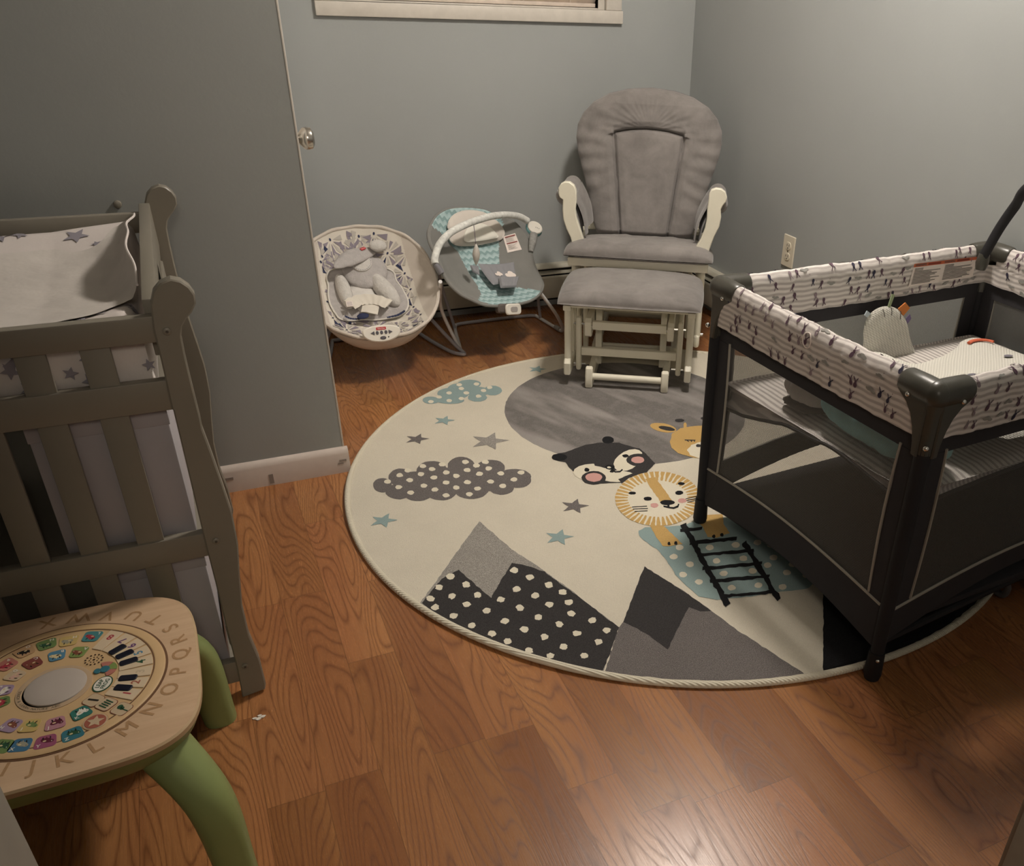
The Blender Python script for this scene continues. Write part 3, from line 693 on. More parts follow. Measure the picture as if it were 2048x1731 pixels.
# small wall bumper beside the rear post
q = ony(235, 409, YP-.008); o = thing('wall_bumper', (q.x, YP-.001, q.z), 'small clear wall bumper stub behind the changing table rear rail', 'bumper')
b = MB(); b.lathe([(0, 0), (.009, 0), (.008, .010), (.0, .013)], 14, 0, frame((q.x, YP-.001, q.z), (1, 0, 0), (0, 0, 1))); b.build('stub', M['tgrey'], o)

# ================================================================== ACTIVITY TABLE
AT = (-.333, 1.311); AZ = .32; AH = .2085
at = thing('activity_table', (AT[0], AT[1], 0), 'toddler activity table with pale wood top, letter tiles and green splayed legs', 'toy table')
N = NT('birch_veneer'); x, y, z = N.sep(N.coord())
f = N.noise(N.comb(N.math('MULTIPLY', x, 4.), N.math('MULTIPLY', y, 55.), z), 1., 4., .6); g = N.noise(N.coord(), 9., 3.)
c = N.mix(N.ramp(f, .3, .7), lin('#c4a382'), lin('#d3b595')); c = N.mix(N.ramp(g, .45, .75, 0., .3), c, lin('#cfa98c'))
N.L(c, N.b.inputs['Base Color']); N.b.inputs['Roughness'].default_value = .45; N.bump(f, .1, .001); birch = N.m
ply = mat('ply_edge', '#b79c78', .6); green = mat('green_plastic', '#85925b', .45, .03, 8.); gold_wood = mat('printed_wood_disc', '#cbab80', .4, .04, 15.)
def sq(h, e=4.2, n=72): return [(AT[0]+h*math.copysign(abs(math.cos(2*PI*k/n))**(2/e), math.cos(2*PI*k/n)), AT[1]+h*math.copysign(abs(math.sin(2*PI*k/n))**(2/e), math.sin(2*PI*k/n))) for k in range(n)]
TO = Matrix.Translation((0, 0, AZ-.014))
b = MB(); b.prism(sq(AH), .014, 0, TO, .003, mi_side=1); top = b.build('table_top', [birch, ply], at)
b = MB()
h0 = sq(AH-.004); nn = len(h0)
rings = [(AH-.004, AZ-.0145), (AH-.008, AZ-.03), (AH-.03, AZ-.058), (AH-.07, AZ-.066)]
vs = []; fs = []
for h, z in rings: vs += [Vector((p[0], p[1], z)) for p in sq(h)]
for l in range(len(rings)-1):
    for i in range(nn): fs.append((l*nn+(i+1) % nn, l*nn+i, (l+1)*nn+i, (l+1)*nn+(i+1) % nn))
fs.append(tuple((len(rings)-1)*nn+i for i in range(nn))); b.add(vs, fs); b.build('base_shell', green, at)
for sx in (1, -1):
    for sy in (1, -1):
        T = Vector((AT[0]+sx*.126, AT[1]+sy*.126, AZ-.03)); F = Vector((AT[0]+sx*.196, AT[1]+sy*.196, .0))
        mid = (T+F)/2+Vector((sx*.022, sy*.022, .03))
        path = smooth_path([T, mid, F+Vector((0, 0, .004))], 8)
        b = MB(); m_ = len(path); vs = []
        for i, p in enumerate(path):
            k = i/(m_-1); r = .041-.011*k; n_ = 24
            for j in range(n_):
                a = 2*PI*j/n_; e = .8
                vs.append(Vector((p.x+r*math.copysign(abs(math.cos(a))**e, math.cos(a)), p.y+r*math.copysign(abs(math.sin(a))**e, math.sin(a)), p.z if i else p.z)))
        fs = [(i*n_+j, i*n_+(j+1) % n_, (i+1)*n_+(j+1) % n_, (i+1)*n_+j) for i in range(m_-1) for j in range(n_)]
        fs = [tuple(reversed(q)) for q in fs]+[tuple(range(n_)), tuple((m_-1)*n_+j for j in range(n_-1, -1, -1))]
        for v in vs[-n_:]: v.z = .0005
        b.add(vs, fs); b.build('leg', green, at)
# printed disc
RGc = (-.326, 1.3135); RGr = .156
def A3(px, py, z=AZ+.003): p = onz(px/3.141, 1180+py/3.141, z); return p
b = MB(); DZ = Matrix.Translation((RGc[0], RGc[1], AZ))
b.lathe([(RGr-.0035, -.002), (RGr-.0035, .0018), (RGr-.006, .003), (RGr-.018, .0034), (RGr-.0195, .0024), (.0, .0024)], 96, 0, DZ)
disc = b.build('printed_disc', gold_wood, at, angle=30)
groove = mat('dark_groove', '#6b4c33', .8)
b = MB(); b.lathe([(RGr-.0038, .0002), (RGr, .0002), (RGr, .0007), (RGr-.0038, .0007)], 96, 0, DZ, True); b.lathe([(RGr-.0208, .0022), (RGr-.0192, .0022), (RGr-.0192, .0030), (RGr-.0208, .0030)], 96, 0, DZ, True); b.build('groove_ring', groove, disc)
gc = onz(355/3.141, 1180+615/3.141, AZ)
b = MB(); gcx, gcy = gc.x, gc.y
b.lathe([(.052, .0024), (.052, .0034), (.050, .0038), (.044, .0038), (.0435, .0024), (.0, .0024)], 64, 0, Matrix.Translation((gcx-.002, gcy-.002, AZ))); b.build('lens_bezel', mat('bezel_wood_tone', '#bfa587', .4), disc)
b = MB(); b.lathe([(.0432, .0024), (.0425, .0044), (.036, .0066), (.02, .0078), (.0, .0082)], 48, 0, Matrix.Translation((gcx, gcy, AZ))); b.build('light_lens', mat('frosted_lens', '#bdb2a8', .28, coat=.4), disc)
b = MB()
arc_txt = 'TOUCH & LEARN NATURE ABC'
for k, chh in enumerate(arc_txt):
    if chh == ' ': continue
    a = math.radians(168+k*4.9); r = .0475; Mx = Matrix.Translation((gcx-.002+r*math.cos(a), gcy-.002+r*math.sin(a), AZ+.0040)) @ Matrix.Rotation(a+PI/2, 4, 'Z'); put_text(b, chh, .0058, Mx, 0, True)
b.build('bezel_lettering', mat('bezel_ink', '#6a604e', .6), disc, smooth=False)
T_C = {'teal': '#4a8487', 'yellow': '#c4aa6c', 'green': '#6e8551', 'orange': '#be9972', 'coral': '#b37467', 'lime': '#7d9253', 'blue': '#55849e', 'dred': '#7e443e', 'cream': '#c5af91', 'lilac': '#a08aa0', 'tgreen': '#387368', 'mauve': '#b3828c', 'tblue': '#3a7380', 'mag': '#965370', 'xblue': '#45708e',
       'red': '#a53c47', 'grey': '#9a9684', 'dgreen': '#30543d', 'black': '#22201e', 'brown': '#804d3c', 'pale': '#d4c195', 'pink': '#d1a997', 'white': '#e2dcd0', 'maroon': '#622a3a', 'purple': '#674272', 'navy': '#171927', 'brick': '#a15e4d', 'beige': '#c1af93', 'key': '#d3bfa2'}
TK = list(T_C); TM = [mat('print_'+k, v, .4) for k, v in T_C.items()]; TI = {k: i for i, k in enumerate(TK)}
TZ = AZ+.0028
def tile(b, cx, cy, col, letter, blobc, sz=.0275):
    p = A3(cx, cy); r = Vector((p.x-RGc[0], p.y-RGc[1])); a = math.atan2(r.y, r.x)
    Mx = Matrix.Translation((p.x, p.y, TZ)) @ Matrix.Rotation(a-PI/2, 4, 'Z')
    rad = r.length; w_ = sz*min(1.0, .55+rad*4.2)
    pts = []
    for q in rrect(w_, sz*.96, .006): pts.append((q[0]*(1+q[1]*7.5), q[1]))
    b.prism(pts, .0009, TI[col], Mx, .0002)
    Mz = Mx @ Matrix.Translation((0, 0, .0010)); rr = random.Random(letter)
    def pl(pts_, m, dz=0.): b.poly([Mz @ Vector((x_, y_, dz)) for x_, y_ in pts_], TI[m])
    s_ = sz
    pl(ellipse(-.04*s_, -.06*s_, .30*s_, .17*s_, 14, rr.uniform(-.6, .6)), blobc)
    pl(ellipse(-.26*s_, .04*s_, .13*s_, .12*s_, 12), blobc, .00005)
    for k in range(3): pl(ellipse((-.2+.17*k)*s_, -.24*s_, .035*s_, .11*s_, 8, rr.uniform(-.4, .4)), blobc if k % 2 else 'black', .0001)
    pl(ellipse(.05*s_, -.02*s_, .09*s_, .06*s_, 8), 'pale' if blobc != 'pale' else 'black', .00015)
    pl(ellipse(-.29*s_, .06*s_, .025*s_, .03*s_, 8), 'white' if blobc in ('black', 'brown', 'maroon', 'dgreen') else 'black', .0002)
    Mt = Matrix.Translation((p.x, p.y, TZ+.0013)) @ Matrix.Rotation(a-PI/2, 4, 'Z') @ Matrix.Translation((.30*s_, .28*s_, 0)) @ Matrix.Rotation(PI, 4, 'Z')
    put_text(b, letter, .0085, Mt, TI['white'], True)
for tl in ((578, 290, 'teal', 'L', 'red'), (432, 318, 'yellow', 'M', 'grey'), (295, 340, 'green', 'N', 'dgreen'), (155, 385, 'orange', 'O', 'black'), (42, 468, 'coral', 'P', 'red'), (495, 388, 'lime', 'A', 'brown'), (358, 410, 'blue', 'B', 'pale'), (207, 458, 'dred', 'C', 'brown'), (95, 535, 'cream', 'D', 'pink'), (22, 628, 'lilac', 'E', 'white'), (0, 705, 'green', 'F', 'red'), (508, 770, 'tgreen', 'K', 'white'), (348, 835, 'mauve', 'J', 'maroon'), (190, 850, 'yellow', 'I', 'green'), (68, 848, 'lilac', 'H', 'brown'), (455, 903, 'tblue', 'Z', 'dgreen'), (287, 950, 'mag', 'Y', 'maroon'), (130, 973, 'xblue', 'X', 'grey'), (12, 980, 'green', 'W', 'dgreen')):
    b = MB(); tile(b, *tl); b.build('letter_tile', TM, disc, smooth=False, merge=False)
# number keys
def keyang(px, py): p = A3(px, py); return math.atan2(p.y-RGc[1], p.x-RGc[0])
ks = [(8, 693, 298, 'red'), (7, 778, 316, 'purple'), (6, 842, 350, 'purple'), (5, 890, 394, 'blue'), (4, 910, 447, 'dgreen'), (3, 912, 505, 'beige'), (2, 885, 577, 'brick'), (1, 833, 653, 'red')]
ka = [keyang(k[1], k[2]) for k in ks]; a0 = ka[0]; a1 = ka[-1]
for i, (num, px_, py_, col) in enumerate(ks):
    a = a0+(a1-a0)*i/7; Mx = Matrix.Translation((RGc[0], RGc[1], TZ-.0004)) @ Matrix.Rotation(a, 4, 'Z'); hw = abs(a1-a0)/7/2*.94
    r0, r1 = .086, RGr-.022
    pts = [(r0*math.cos(-hw), r0*math.sin(-hw))]+[(r1*math.cos(t), r1*math.sin(t)) for t in (-hw*.9, -hw*.4, 0, hw*.4, hw*.9)]+[(r0*math.cos(hw), r0*math.sin(hw))]
    b = MB(); b.prism(pts, .0016, TI['key'], Mx, .0004)
    put_text(b, str(num), .0180, Mx @ Matrix.Translation((.118, 0, .00175)) @ Matrix.Rotation(PI/2, 4, 'Z'), TI[col], True)
    b.build('number_key', TM, disc, smooth=False, merge=False)
for px_, py_ in ((740, 375), (785, 405), (810, 450), (805, 553), (775, 615)):
    p = A3(px_, py_); a = math.atan2(p.y-RGc[1], p.x-RGc[0]); Mx = Matrix.Translation((p.x, p.y, TZ)) @ Matrix.Rotation(a, 4, 'Z')
    b = MB(); b.prism(rrect(.027, .0135, .004), .0028, TI['navy'], Mx, .0008); b.build('black_key', TM, disc)
b = MB(); sc = A3(590, 435)
for rr_, n_, d_ in ((0, 1, .0019), (.0065, 8, .0010), (.0125, 13, .0015)):
    for k in range(n_): a = 2*PI*k/n_; b.prism(ellipse(sc.x+rr_*math.cos(a), sc.y+rr_*math.sin(a), d_, d_, 8), .0005, 0, Matrix.Translation((0, 0, TZ)))
b.build('speaker_holes', mat('speaker_hole', '#3d2a1a', .8), disc, smooth=False)
b = MB(); lc = A3(645, 588); la = math.atan2(lc.y-RGc[1], lc.x-RGc[0])-PI/2; Mx = Matrix.Translation((lc.x, lc.y, TZ)) @ Matrix.Rotation(la+PI, 4, 'Z')
b.prism(ellipse(0, 0, .0185, .0135, 28), .0006, TI['dgreen'], Mx); b.prism(ellipse(0, 0, .0165, .0117, 28), .0009, TI['white'], Mx)
put_text(b, 'LEAP', .0088, Mx @ Matrix.Translation((0, .0042, .0011)), TI['dgreen'], True); put_text(b, 'FROG', .0088, Mx @ Matrix.Translation((0, -.0042, .0011)), TI['dgreen'], True)
b.build('oval_logo', TM, disc, smooth=False)
b = MB(); mc = A3(688, 488)
for a0_, a1_, col in ((38, 95, 'coral'), (-25, 35, 'lime'), (-85, -28, 'coral')):
    ang_ = [math.radians(a0_+(a1_-a0_)*k/8) for k in range(9)]; base = math.atan2(mc.y-RGc[1], mc.x-RGc[0])
    cx_, cy_ = mc.x-.008*math.cos(base), mc.y-.008*math.sin(base)
    b.prism([(cx_+.019*math.cos(base+t), cy_+.019*math.sin(base+t)) for t in ang_]+[(cx_+.009*math.cos(base+t), cy_+.009*math.sin(base+t)) for t in reversed(ang_)], .0012, TI[col], Matrix.Translation((0, 0, TZ)))
for px_, py_, r in ((660, 497, .0072), (612, 510, .0055)): p = A3(px_, py_); b.prism(ellipse(p.x, p.y, r, r*1.15, 16), .002, TI['tblue'], Matrix.Translation((0, 0, TZ)), .0006)
b.build('mode_buttons', TM, disc)
for px_, py_, kind in ((588, 690, 0), (668, 715, 1), (765, 745, 2), (600, 825, 3)):
    p = A3(px_, py_); a = math.atan2(p.y-RGc[1], p.x-RGc[0]); Mx = Matrix.Translation((p.x, p.y, TZ)) @ Matrix.Rotation(a-PI/2, 4, 'Z'); b = MB()
    o1 = ellipse(0, 0, .0175, .0175, 28) if kind == 3 else rrect(.026, .026, .006); o2 = [(x_*.93, y_*.93) for x_, y_ in o1]
    b.prism(o1, .0005, TI['orange'] if kind == 3 else TI['brown'], Mx); b.prism(o2, .0008, TI['cream'], Mx)
    Mz = Mx @ Matrix.Translation((0, 0, .001))
    if kind == 0: b.prism(rrect(.003, .017, .001), .0004, TI['black'], Mz @ Matrix.Rotation(.3, 4, 'Z'))
    if kind == 1:
        for k in range(4): b.prism([(x_+(k-1.5)*.0042, y_) for x_, y_ in rrect(.002, .014, .0008)], .0004, TI['dgreen'], Mz)
    if kind == 2:
        b.prism(ellipse(-.002, -.005, .0045, .004, 12), .0004, TI['dgreen'], Mz); b.prism(ellipse(-.001, 0, .0034, .003, 12), .0004, TI['dgreen'], Mz); b.prism([(x_, y_+.006) for x_, y_ in rrect(.0016, .012, .0005)], .0004, TI['dgreen'], Mz)
    if kind == 3:
        b.prism(ellipse(0, 0, .0145, .0145, 24), .0003, TI['brick'], Mz); b.prism([((.0125 if k % 2 == 0 else .0058)*math.cos(PI*k/5+.3), (.0125 if k % 2 == 0 else .0058)*math.sin(PI*k/5+.3)) for k in range(10)], .0005, TI['cream'], Mz)
    b.build('touch_icon', TM, disc, smooth=False)
# engraved letters around the rim of the top
egm = mat('engraved_tone', '#a8845e', .6, .12, 200.)
for ch, px_, py_ in (('M', 800, 870), ('N', 955, 745), ('O', 1070, 620), ('P', 1125, 507), ('Q', 1140, 400), ('R', 1125, 310), ('S', 1075, 235), ('T', 975, 180), ('U', 845, 158), ('V', 680, 160), ('L', 600, 985), ('K', 400, 1065), ('J', 205, 1112), ('I', 30, 1130), ('W', 500, 172), ('X', 300, 205)):
    p = onz(px_/3.141, 1180+py_/3.141, AZ); a = math.atan2(p.y-AT[1], p.x-AT[0])
    b = MB(); put_text(b, ch, .036, Matrix.Translation((p.x, p.y, AZ+.0004)) @ Matrix.Rotation(a+PI/2, 4, 'Z'), 0, .012)
    b.build('engraved_letter', egm, top, smooth=False)

# ================================================================== GLIDER CHAIR
CO = Vector((1.50, 2.95, 0)); CA = math.radians(-30)
CMx = Matrix.Translation(CO) @ Matrix.Rotation(CA, 4, 'Z')
ch = thing('glider_chair', (CO+Vector((.12, .2, 0))), 'white glider rocking chair with padded grey cushions in the room corner', 'armchair')
def bld(fn, name, m, par, Mx, **k):
    b = MB(); fn(b); b.v = [Mx @ v for v in b.v]; return b.build(name, m, par, **k)
# seat cushion
def cushion(b, cx, cy, cz, a, c, h, e=5., nu=60, nv=50, wr=0., seed=0, front=0., tilt=0.):
    def f(top):
        def g(u, v):
            s_ = math.sin((u-.5)*PI); t_ = math.sin((v-.5)*PI)
            k = max(0, (1-abs(s_)**e))*max(0, (1-abs(t_)**e)); hh = h*k**.36
            crn = 1-.035*(s_*s_*t_*t_)
            z = cz + (hh if top else -.010*k**.5)
            z += front*max(0, -t_)**2*(1 if top else .0)
            if tilt: z -= tilt*max(0, c*t_*crn+c)
            if wr: z += wr*mnoise.noise(Vector((s_*6+seed, t_*7, seed)))*k**.5 + wr*.8*mnoise.noise(Vector((s_*3+seed, t_*22, 9)))*k**.5*max(0, .2-t_)
            return (cx+a*s_*crn, cy+c*t_*crn, z)
        return g
    b.grid(f(True), nu, nv); b.grid(f(False), nu, nv)
bld(lambda b: cushion(b, 0, .235, .416, .292, .268, .070, 4.5, 90, 70, .006, 3, .002, .19), 'seat_cushion', 'suede', ch, CMx, angle=180)
# backrest cushion: puffy ring round a plain centre panel
BW = [(0, .205), (.08, .225), (.25, .248), (.42, .278), (.55, .302), (.65, .312), (.74, .308), (.82, .285), (.89, .245), (.95, .18), (.985, .10), (1.0, .0)]
BZ0, BZ1 = .40, .952
BW = [(a_, c_*.955) for a_, c_ in BW]; LEAN = .20
def bmat(x, z, d): return (x, .415+(z-BZ0)*LEAN/ (BZ1-BZ0)*.75 - d, z)
def seamd(x, z):
    t = (z-BZ0)/(BZ1-BZ0); hw = .098+.045*min(1, t/.72); top = BZ0+(BZ1-BZ0)*(.735-.9*(x*x)/.1*.18)
    if z < top: dd = abs(abs(x)-hw)
    else: dd = 9
    if abs(x) < hw+.002: dd = min(dd, abs(z-top))
    return dd, (abs(x) < hw and z < top), hw, top
def backf(side):
    def g(u, v):
        t = math.sin(v*PI/2)**1.0 if False else v
        tt = 1-(1-v)**1.8
        W = interp(BW, tt); s_ = math.sin((u-.5)*PI); x = W*s_; z = BZ0+(BZ1-BZ0)*tt
        edge_ = max(0, 1-abs(s_)**4.)*min(1, (tt/.04))*min(1, max(0, (1-tt)/.10)**.7)
        d = .048*edge_**.5
        if side:
            dd, inside, hw, top = seamd(x, z)
            d += (.006 if inside else .014)*min(1, dd/.03) - .018*math.exp(-(dd/.0055)**2)
            if not inside:
                an = math.atan2(z-.72, x)
                d += .0035*math.sin(an*26+3*mnoise.noise(Vector((x*5, z*5, 1))))*min(1, dd/.02)*max(0, abs(s_)-.45)*1.8
                d += .005*mnoise.noise(Vector((x*22, z*22, 5)))*edge_
                an2 = math.atan2(z-.80, x)
                if z > .80: d += .0011*math.sin(an2*34)*math.exp(-((math.hypot(x/.16, (z-.77)/.1)-1.0)/.5)**2)
            d += .0035*mnoise.noise(Vector((x*11, z*11, 2)))
            return bmat(x, z, d*(1 if edge_ > 0 else 0))
        return bmat(x, z, -d*.55)
    return g
bld(lambda b: (b.grid(backf(1), 200, 220), b.grid(backf(0), 200, 220)), 'back_cushion', 'suede', ch, CMx, angle=180)
def seams(b):
    L = []
    for k in range(40):
        z = BZ0+.03+(.735*(BZ1-BZ0)-.035)*k/39; t = (z-BZ0)/(BZ1-BZ0); L.append((-(.098+.045*min(1, t/.72)), z))
    xe = -L[-1][0]; L += [(-xe+2*xe*k/24, BZ0+(BZ1-BZ0)*(.735-.9*((-xe+2*xe*k/24)**2)/.1*.18)) for k in range(1, 24)]
    L += [(-x_, z_) for x_, z_ in reversed(L[:40])]
    out = []
    for x_, z_ in L:
        tt = (z_-BZ0)/(BZ1-BZ0); W = interp(BW, tt); e_ = max(0, 1-abs(x_/W)**4)*min(1, tt/.04)*min(1, max(0, (1-tt)/.1)**.7); d_ = .048*e_**.5-.0165; out.append(bmat(x_, z_, d_))
    b.tube(out, .0024, 6)
bld(seams, 'cushion_seam', 'suede_d', ch, CMx)
# arms
def armprof(sg):
    o = CMx @ Vector((0, .07, 0)); n_ = CMx.to_3x3() @ Vector((0, -1, 0)); F = frame(o, CMx.to_3x3() @ Vector((1, 0, 0)), (0, 0, 1))
    o5 = lambda l: [(1080+x_/2.583, 150+y_/2.583) for x_, y_ in l]
    if sg < 0: L = o5([(97, 600), (98, 578), (110, 558), (130, 548), (155, 550), (178, 568), (188, 592), (190, 640), (184, 690), (190, 735), (208, 790), (228, 850), (225, 880), (170, 880), (160, 835), (138, 790), (122, 740), (118, 690), (120, 640), (105, 630), (98, 615)])
    else: L = o5([(872, 640), (874, 610), (886, 590), (910, 582), (938, 586), (958, 602), (966, 628), (960, 652), (944, 672), (934, 690), (936, 730), (926, 780), (900, 830), (878, 890), (870, 915), (800, 915), (808, 880), (830, 845), (852, 790), (862, 740), (864, 690)])
    return [onpl(x_, y_, F) for x_, y_ in L], F
for sg in (-1, 1):
    pts, F = armprof(sg)
    b = MB(); b.prism(pts, .026, 0, F @ Matrix.Translation((0, 0, -.013)), .003); b.build('arm_panel', M['gwhite'], ch, angle=30)
    def armpad(b, sg=sg):
        pa = [(sg*.292, .085+.28*k/14, .606-.004*k/14) for k in range(15)]
        b.tube(pa, [.026]+[.035]*13+[.026], 18)
        def g(u, v): return (sg*(.262-.05*u-.012*math.sin(u*PI))-sg*.006*math.sin(v*9), .09+.27*v, .615-.15*u)
        b.grid(g, 12, 14); b.grid(lambda u, v: (g(u, v)[0]+sg*.02, g(u, v)[1], g(u, v)[2]), 12, 14)
    bld(armpad, 'arm_pad', 'suede', ch, CMx, angle=60)
    bld(lambda b: b.lohi((sg*.272-.012, .33, .40), (sg*.272+.012, .37, .60), .004), 'arm_post', 'gwhite', ch, CMx)
    bld(lambda b: b.lohi((sg*.285-.02, .345, .54), (sg*.285+.02, .375, .592), .008), 'arm_back_block', 'gwhite', ch, CMx)
# seat frame and glider base
WH = 'gwhite'
bld(lambda b: b.lohi((-.268, -.005, .372), (.268, .025, .404), .004), 'front_rail', WH, ch, CMx)
for sg in (-1, 1):
    bld(lambda b: b.lohi((sg*.255-.014, .02, .372), (sg*.255+.014, .50, .404), .003), 'side_rail', WH, ch, CMx)
    bld(lambda b: b.tube([(sg*.245, .055, .375), (sg*.245, .055, .352), (sg*.245, .055, .10)], [.019, .0155, .0155], 14), 'front_post', WH, ch, CMx)
    for yy in (.11, .165, .22, .275): bld(lambda b: b.tube([(sg*.245, yy, .375), (sg*.245, yy, .11)], .0085, 10), 'spindle', WH, ch, CMx)
    bld(lambda b: b.tube([(sg*.245, .44, .375), (sg*.245, .44, .10)], .0155, 14), 'rear_post', WH, ch, CMx)
    bld(lambda b: b.lohi((sg*.245-.013, .02, .06), (sg*.245+.013, .48, .11), .012), 'hanger_rail', WH, ch, CMx)
    bld(lambda b: b.lohi((sg*.16-.015, .03, .013), (sg*.16+.015, .50, .055), .012), 'foot_rail', WH, ch, CMx)
    bld(lambda b: b.lohi((sg*.16-.011, .20, .05), (sg*.16+.011, .27, .34), .003), 'base_upright', WH, ch, CMx)
    bld(lambda b: b.lohi((sg*.16-.013, .09, .30), (sg*.16+.013, .41, .34), .01), 'base_arm', WH, ch, CMx)
    for yy in (.115, .385): bld(lambda b: b.lohi((sg*.205-.009, yy-.018, .07), (sg*.205+.009, yy+.018, .33), .008), 'swing_link', WH, ch, CMx)
    bld(lambda b: b.tube([(sg*.26, .12, .085), (sg*.272, .12, .085)], .007, 10), 'pivot_bolt', 'chrome', ch, CMx)
bld(lambda b: b.lohi((-.15, .225, .28), (.15, .245, .325), .003), 'cross_rail', WH, ch, CMx)
bld(lambda b: b.lohi((-.15, .225, .12), (.15, .245, .165), .003), 'cross_rail', WH, ch, CMx)
bld(lambda b: b.tube([(-.15, .06, .035), (.15, .06, .035)], .013, 12), 'foot_dowel', WH, ch, CMx)
bld(lambda b: b.tube([(-.15, .46, .035), (.15, .46, .035)], .013, 12), 'foot_dowel', WH, ch, CMx)
def backframe(b):
    for xx in (-.15, -.075, 0, .075, .15): b.tube([bmat(xx, .42, -.035), bmat(xx, .84, -.035)], .010, 8)
    b.tube([bmat(-.19, .83, -.035), bmat(0, .86, -.035), bmat(.19, .83, -.035)], .018, 8); b.tube([bmat(-.24, .42, -.035), bmat(.24, .42, -.035)], .018, 8)
    b.tube([bmat(-.23, .42, -.035), bmat(-.19, .83, -.035)], .014, 8); b.tube([bmat(.23, .42, -.035), bmat(.19, .83, -.035)], .014, 8)
bld(backframe, 'back_frame', WH, ch, CMx)

# ================================================================== OTTOMAN
OO = Vector((1.334, 2.675, 0)); OA = math.radians(-30.5)
OMx = Matrix.Translation(OO) @ Matrix.Rotation(OA, 4, 'Z')
ot2 = thing('glider_ottoman', tuple(OMx @ Vector((0, .17, 0))), 'white gliding ottoman with flat grey cushion in front of the glider chair', 'ottoman')
bld(lambda b: cushion(b, 0, .155, .330, .262, .187, .056, 4., 70, 60, .003, 8), 'cushion', 'suede', ot2, OMx, angle=180)
G0 = RT+.0025
for sg in (-1, 1):
    def fr_(b, sg=sg):
        b.prism([(-.012, 0), (.34, 0), (.35, .02), (.34, .05), (.32, .058), (.03, .040), (.022, .062), (.008, .078), (-.008, .072), (-.016, .045), (-.016, .012)], .026, 0, frame((sg*.140-.013, 0, G0), (0, 1, 0), (0, 0, 1)), .004)
    bld(fr_, 'foot_rail', WH, ot2, OMx, angle=30)
    bld(lambda b: b.lohi((sg*.122-.012, .14, .05), (sg*.122+.012, .185, .30), .003), 'base_upright', WH, ot2, OMx)
    bld(lambda b: b.prism([(.03, .20), (.05, .19), (.29, .21), (.30, .235), (.29, .255), (.10, .255), (.045, .262), (.03, .25)], .024, 0, frame((sg*.150-.012, 0, .0), (0, 1, 0), (0, 0, 1)), .003), 'base_arm', WH, ot2, OMx, angle=30)
    for yy in (.06, .27): bld(lambda b: b.lohi((sg*.186-.010, yy-.017, .058), (sg*.186+.010, yy+.017, .262), .008), 'swing_link', WH, ot2, OMx)
    bld(lambda b: b.prism([(-.0, .055), (.33, .055), (.335, .075), (.33, .088), (.045, .088), (.035, .115), (.01, .115), (-.004, .10)], .024, 0, frame((sg*.222-.012, 0, 0), (0, 1, 0), (0, 0, 1)), .004), 'hanger_rail', WH, ot2, OMx, angle=30)
    for yy in (.022, .30): bld(lambda b: b.tube([(sg*.222, yy, .315), (sg*.222, yy, .30), (sg*.222, yy, .09)], [.016, .0125, .0125], 12), 'post', WH, ot2, OMx)
    for yy in (.10, .16, .22): bld(lambda b: b.tube([(sg*.222, yy, .31), (sg*.222, yy, .085)], .006, 8), 'spindle', WH, ot2, OMx)
    bld(lambda b: b.lohi((sg*.222-.014, -.005, .300), (sg*.222+.014, .325, .320), .003), 'side_rail', WH, ot2, OMx)
    for yy, zz in ((.06, .235), (.06, .08), (.27, .235)): bld(lambda b: b.tube([(sg*.160, yy, zz), (sg*.205, yy, zz)], .005, 8), 'pivot_bolt', 'chrome', ot2, OMx)
    bld(lambda b: b.tube([(sg*.132, .045, .232), (sg*.139, .045, .232)], .006, 10), 'bolt_head', 'chrome', ot2, OMx)
bld(lambda b: b.lohi((-.135, .035, .222), (.135, .058, .252), .003), 'cross_rail', WH, ot2, OMx)
bld(lambda b: b.lohi((-.176, .045, .118), (.176, .065, .148), .003), 'link_rail', WH, ot2, OMx)
bld(lambda b: b.lohi((-.135, .285, .21), (.135, .305, .245), .003), 'cross_rail', WH, ot2, OMx)
bld(lambda b: b.tube([(-.13, .004, G0+.040), (.13, .004, G0+.040)], .0125, 14), 'foot_dowel', WH, ot2, OMx)
bld(lambda b: b.lohi((-.13, .30, G0+.01), (.13, .325, G0+.045), .003), 'foot_bar', WH, ot2, OMx)
bld(lambda b: b.lohi((-.235, -.0, .312), (.235, .32, .322), .002), 'cushion_board', WH, ot2, OMx)

# ================================================================== BOUNCER with pinwheel print (left)
S1 = frame((.56, 3.27, .33), (1, -.05, 0), (.025, .46, .28))
b1 = thing('baby_bouncer', (.60, 3.27, 0), 'white baby bouncer with grey and purple pinwheel print, control panel and plush insert', 'bouncer')
cot = mat('print_white_cotton', '#ddd6ca', .85, .03, 10., .2, 60., .002); beige = mat('taupe_fabric', '#cdc3b8', .85, .03, 10., .2, 60., .002)
pgrey = mat('print_mauve_grey', '#8d8590', .85); plight = mat('print_light_grey', '#bcb6ae', .85); pnavy = mat('print_navy', '#2c3352', .85)
plush = mat('grey_plush', '#b3aeac', .95, .08, 60., .6, 160., .004); plushl = mat('pale_plush', '#cdc9c4', .95, .08, 50., .6, 140., .004); pipe = mat('white_piping', '#dedad2', .8)
def onsurf(px, py, F, hf):
    G = F.copy(); x, y = onpl(px, py, G)
    for _ in range(6): G.translation = F @ Vector((0, 0, hf(x, y))); x, y = onpl(px, py, G)
    return x, y
A1, B1 = .238, .270
def sh1(x, y):
    r = min(1, (abs(x/A1)**2.3+abs(y/B1)**2.3)**(1/2.3)); return -.13*(1-r**2.4)-.006*mnoise.noise(Vector((x*20, y*20, 4)))
def P1(x, y, o=0.): return S1 @ Vector((x, y, sh1(x, y)+o))
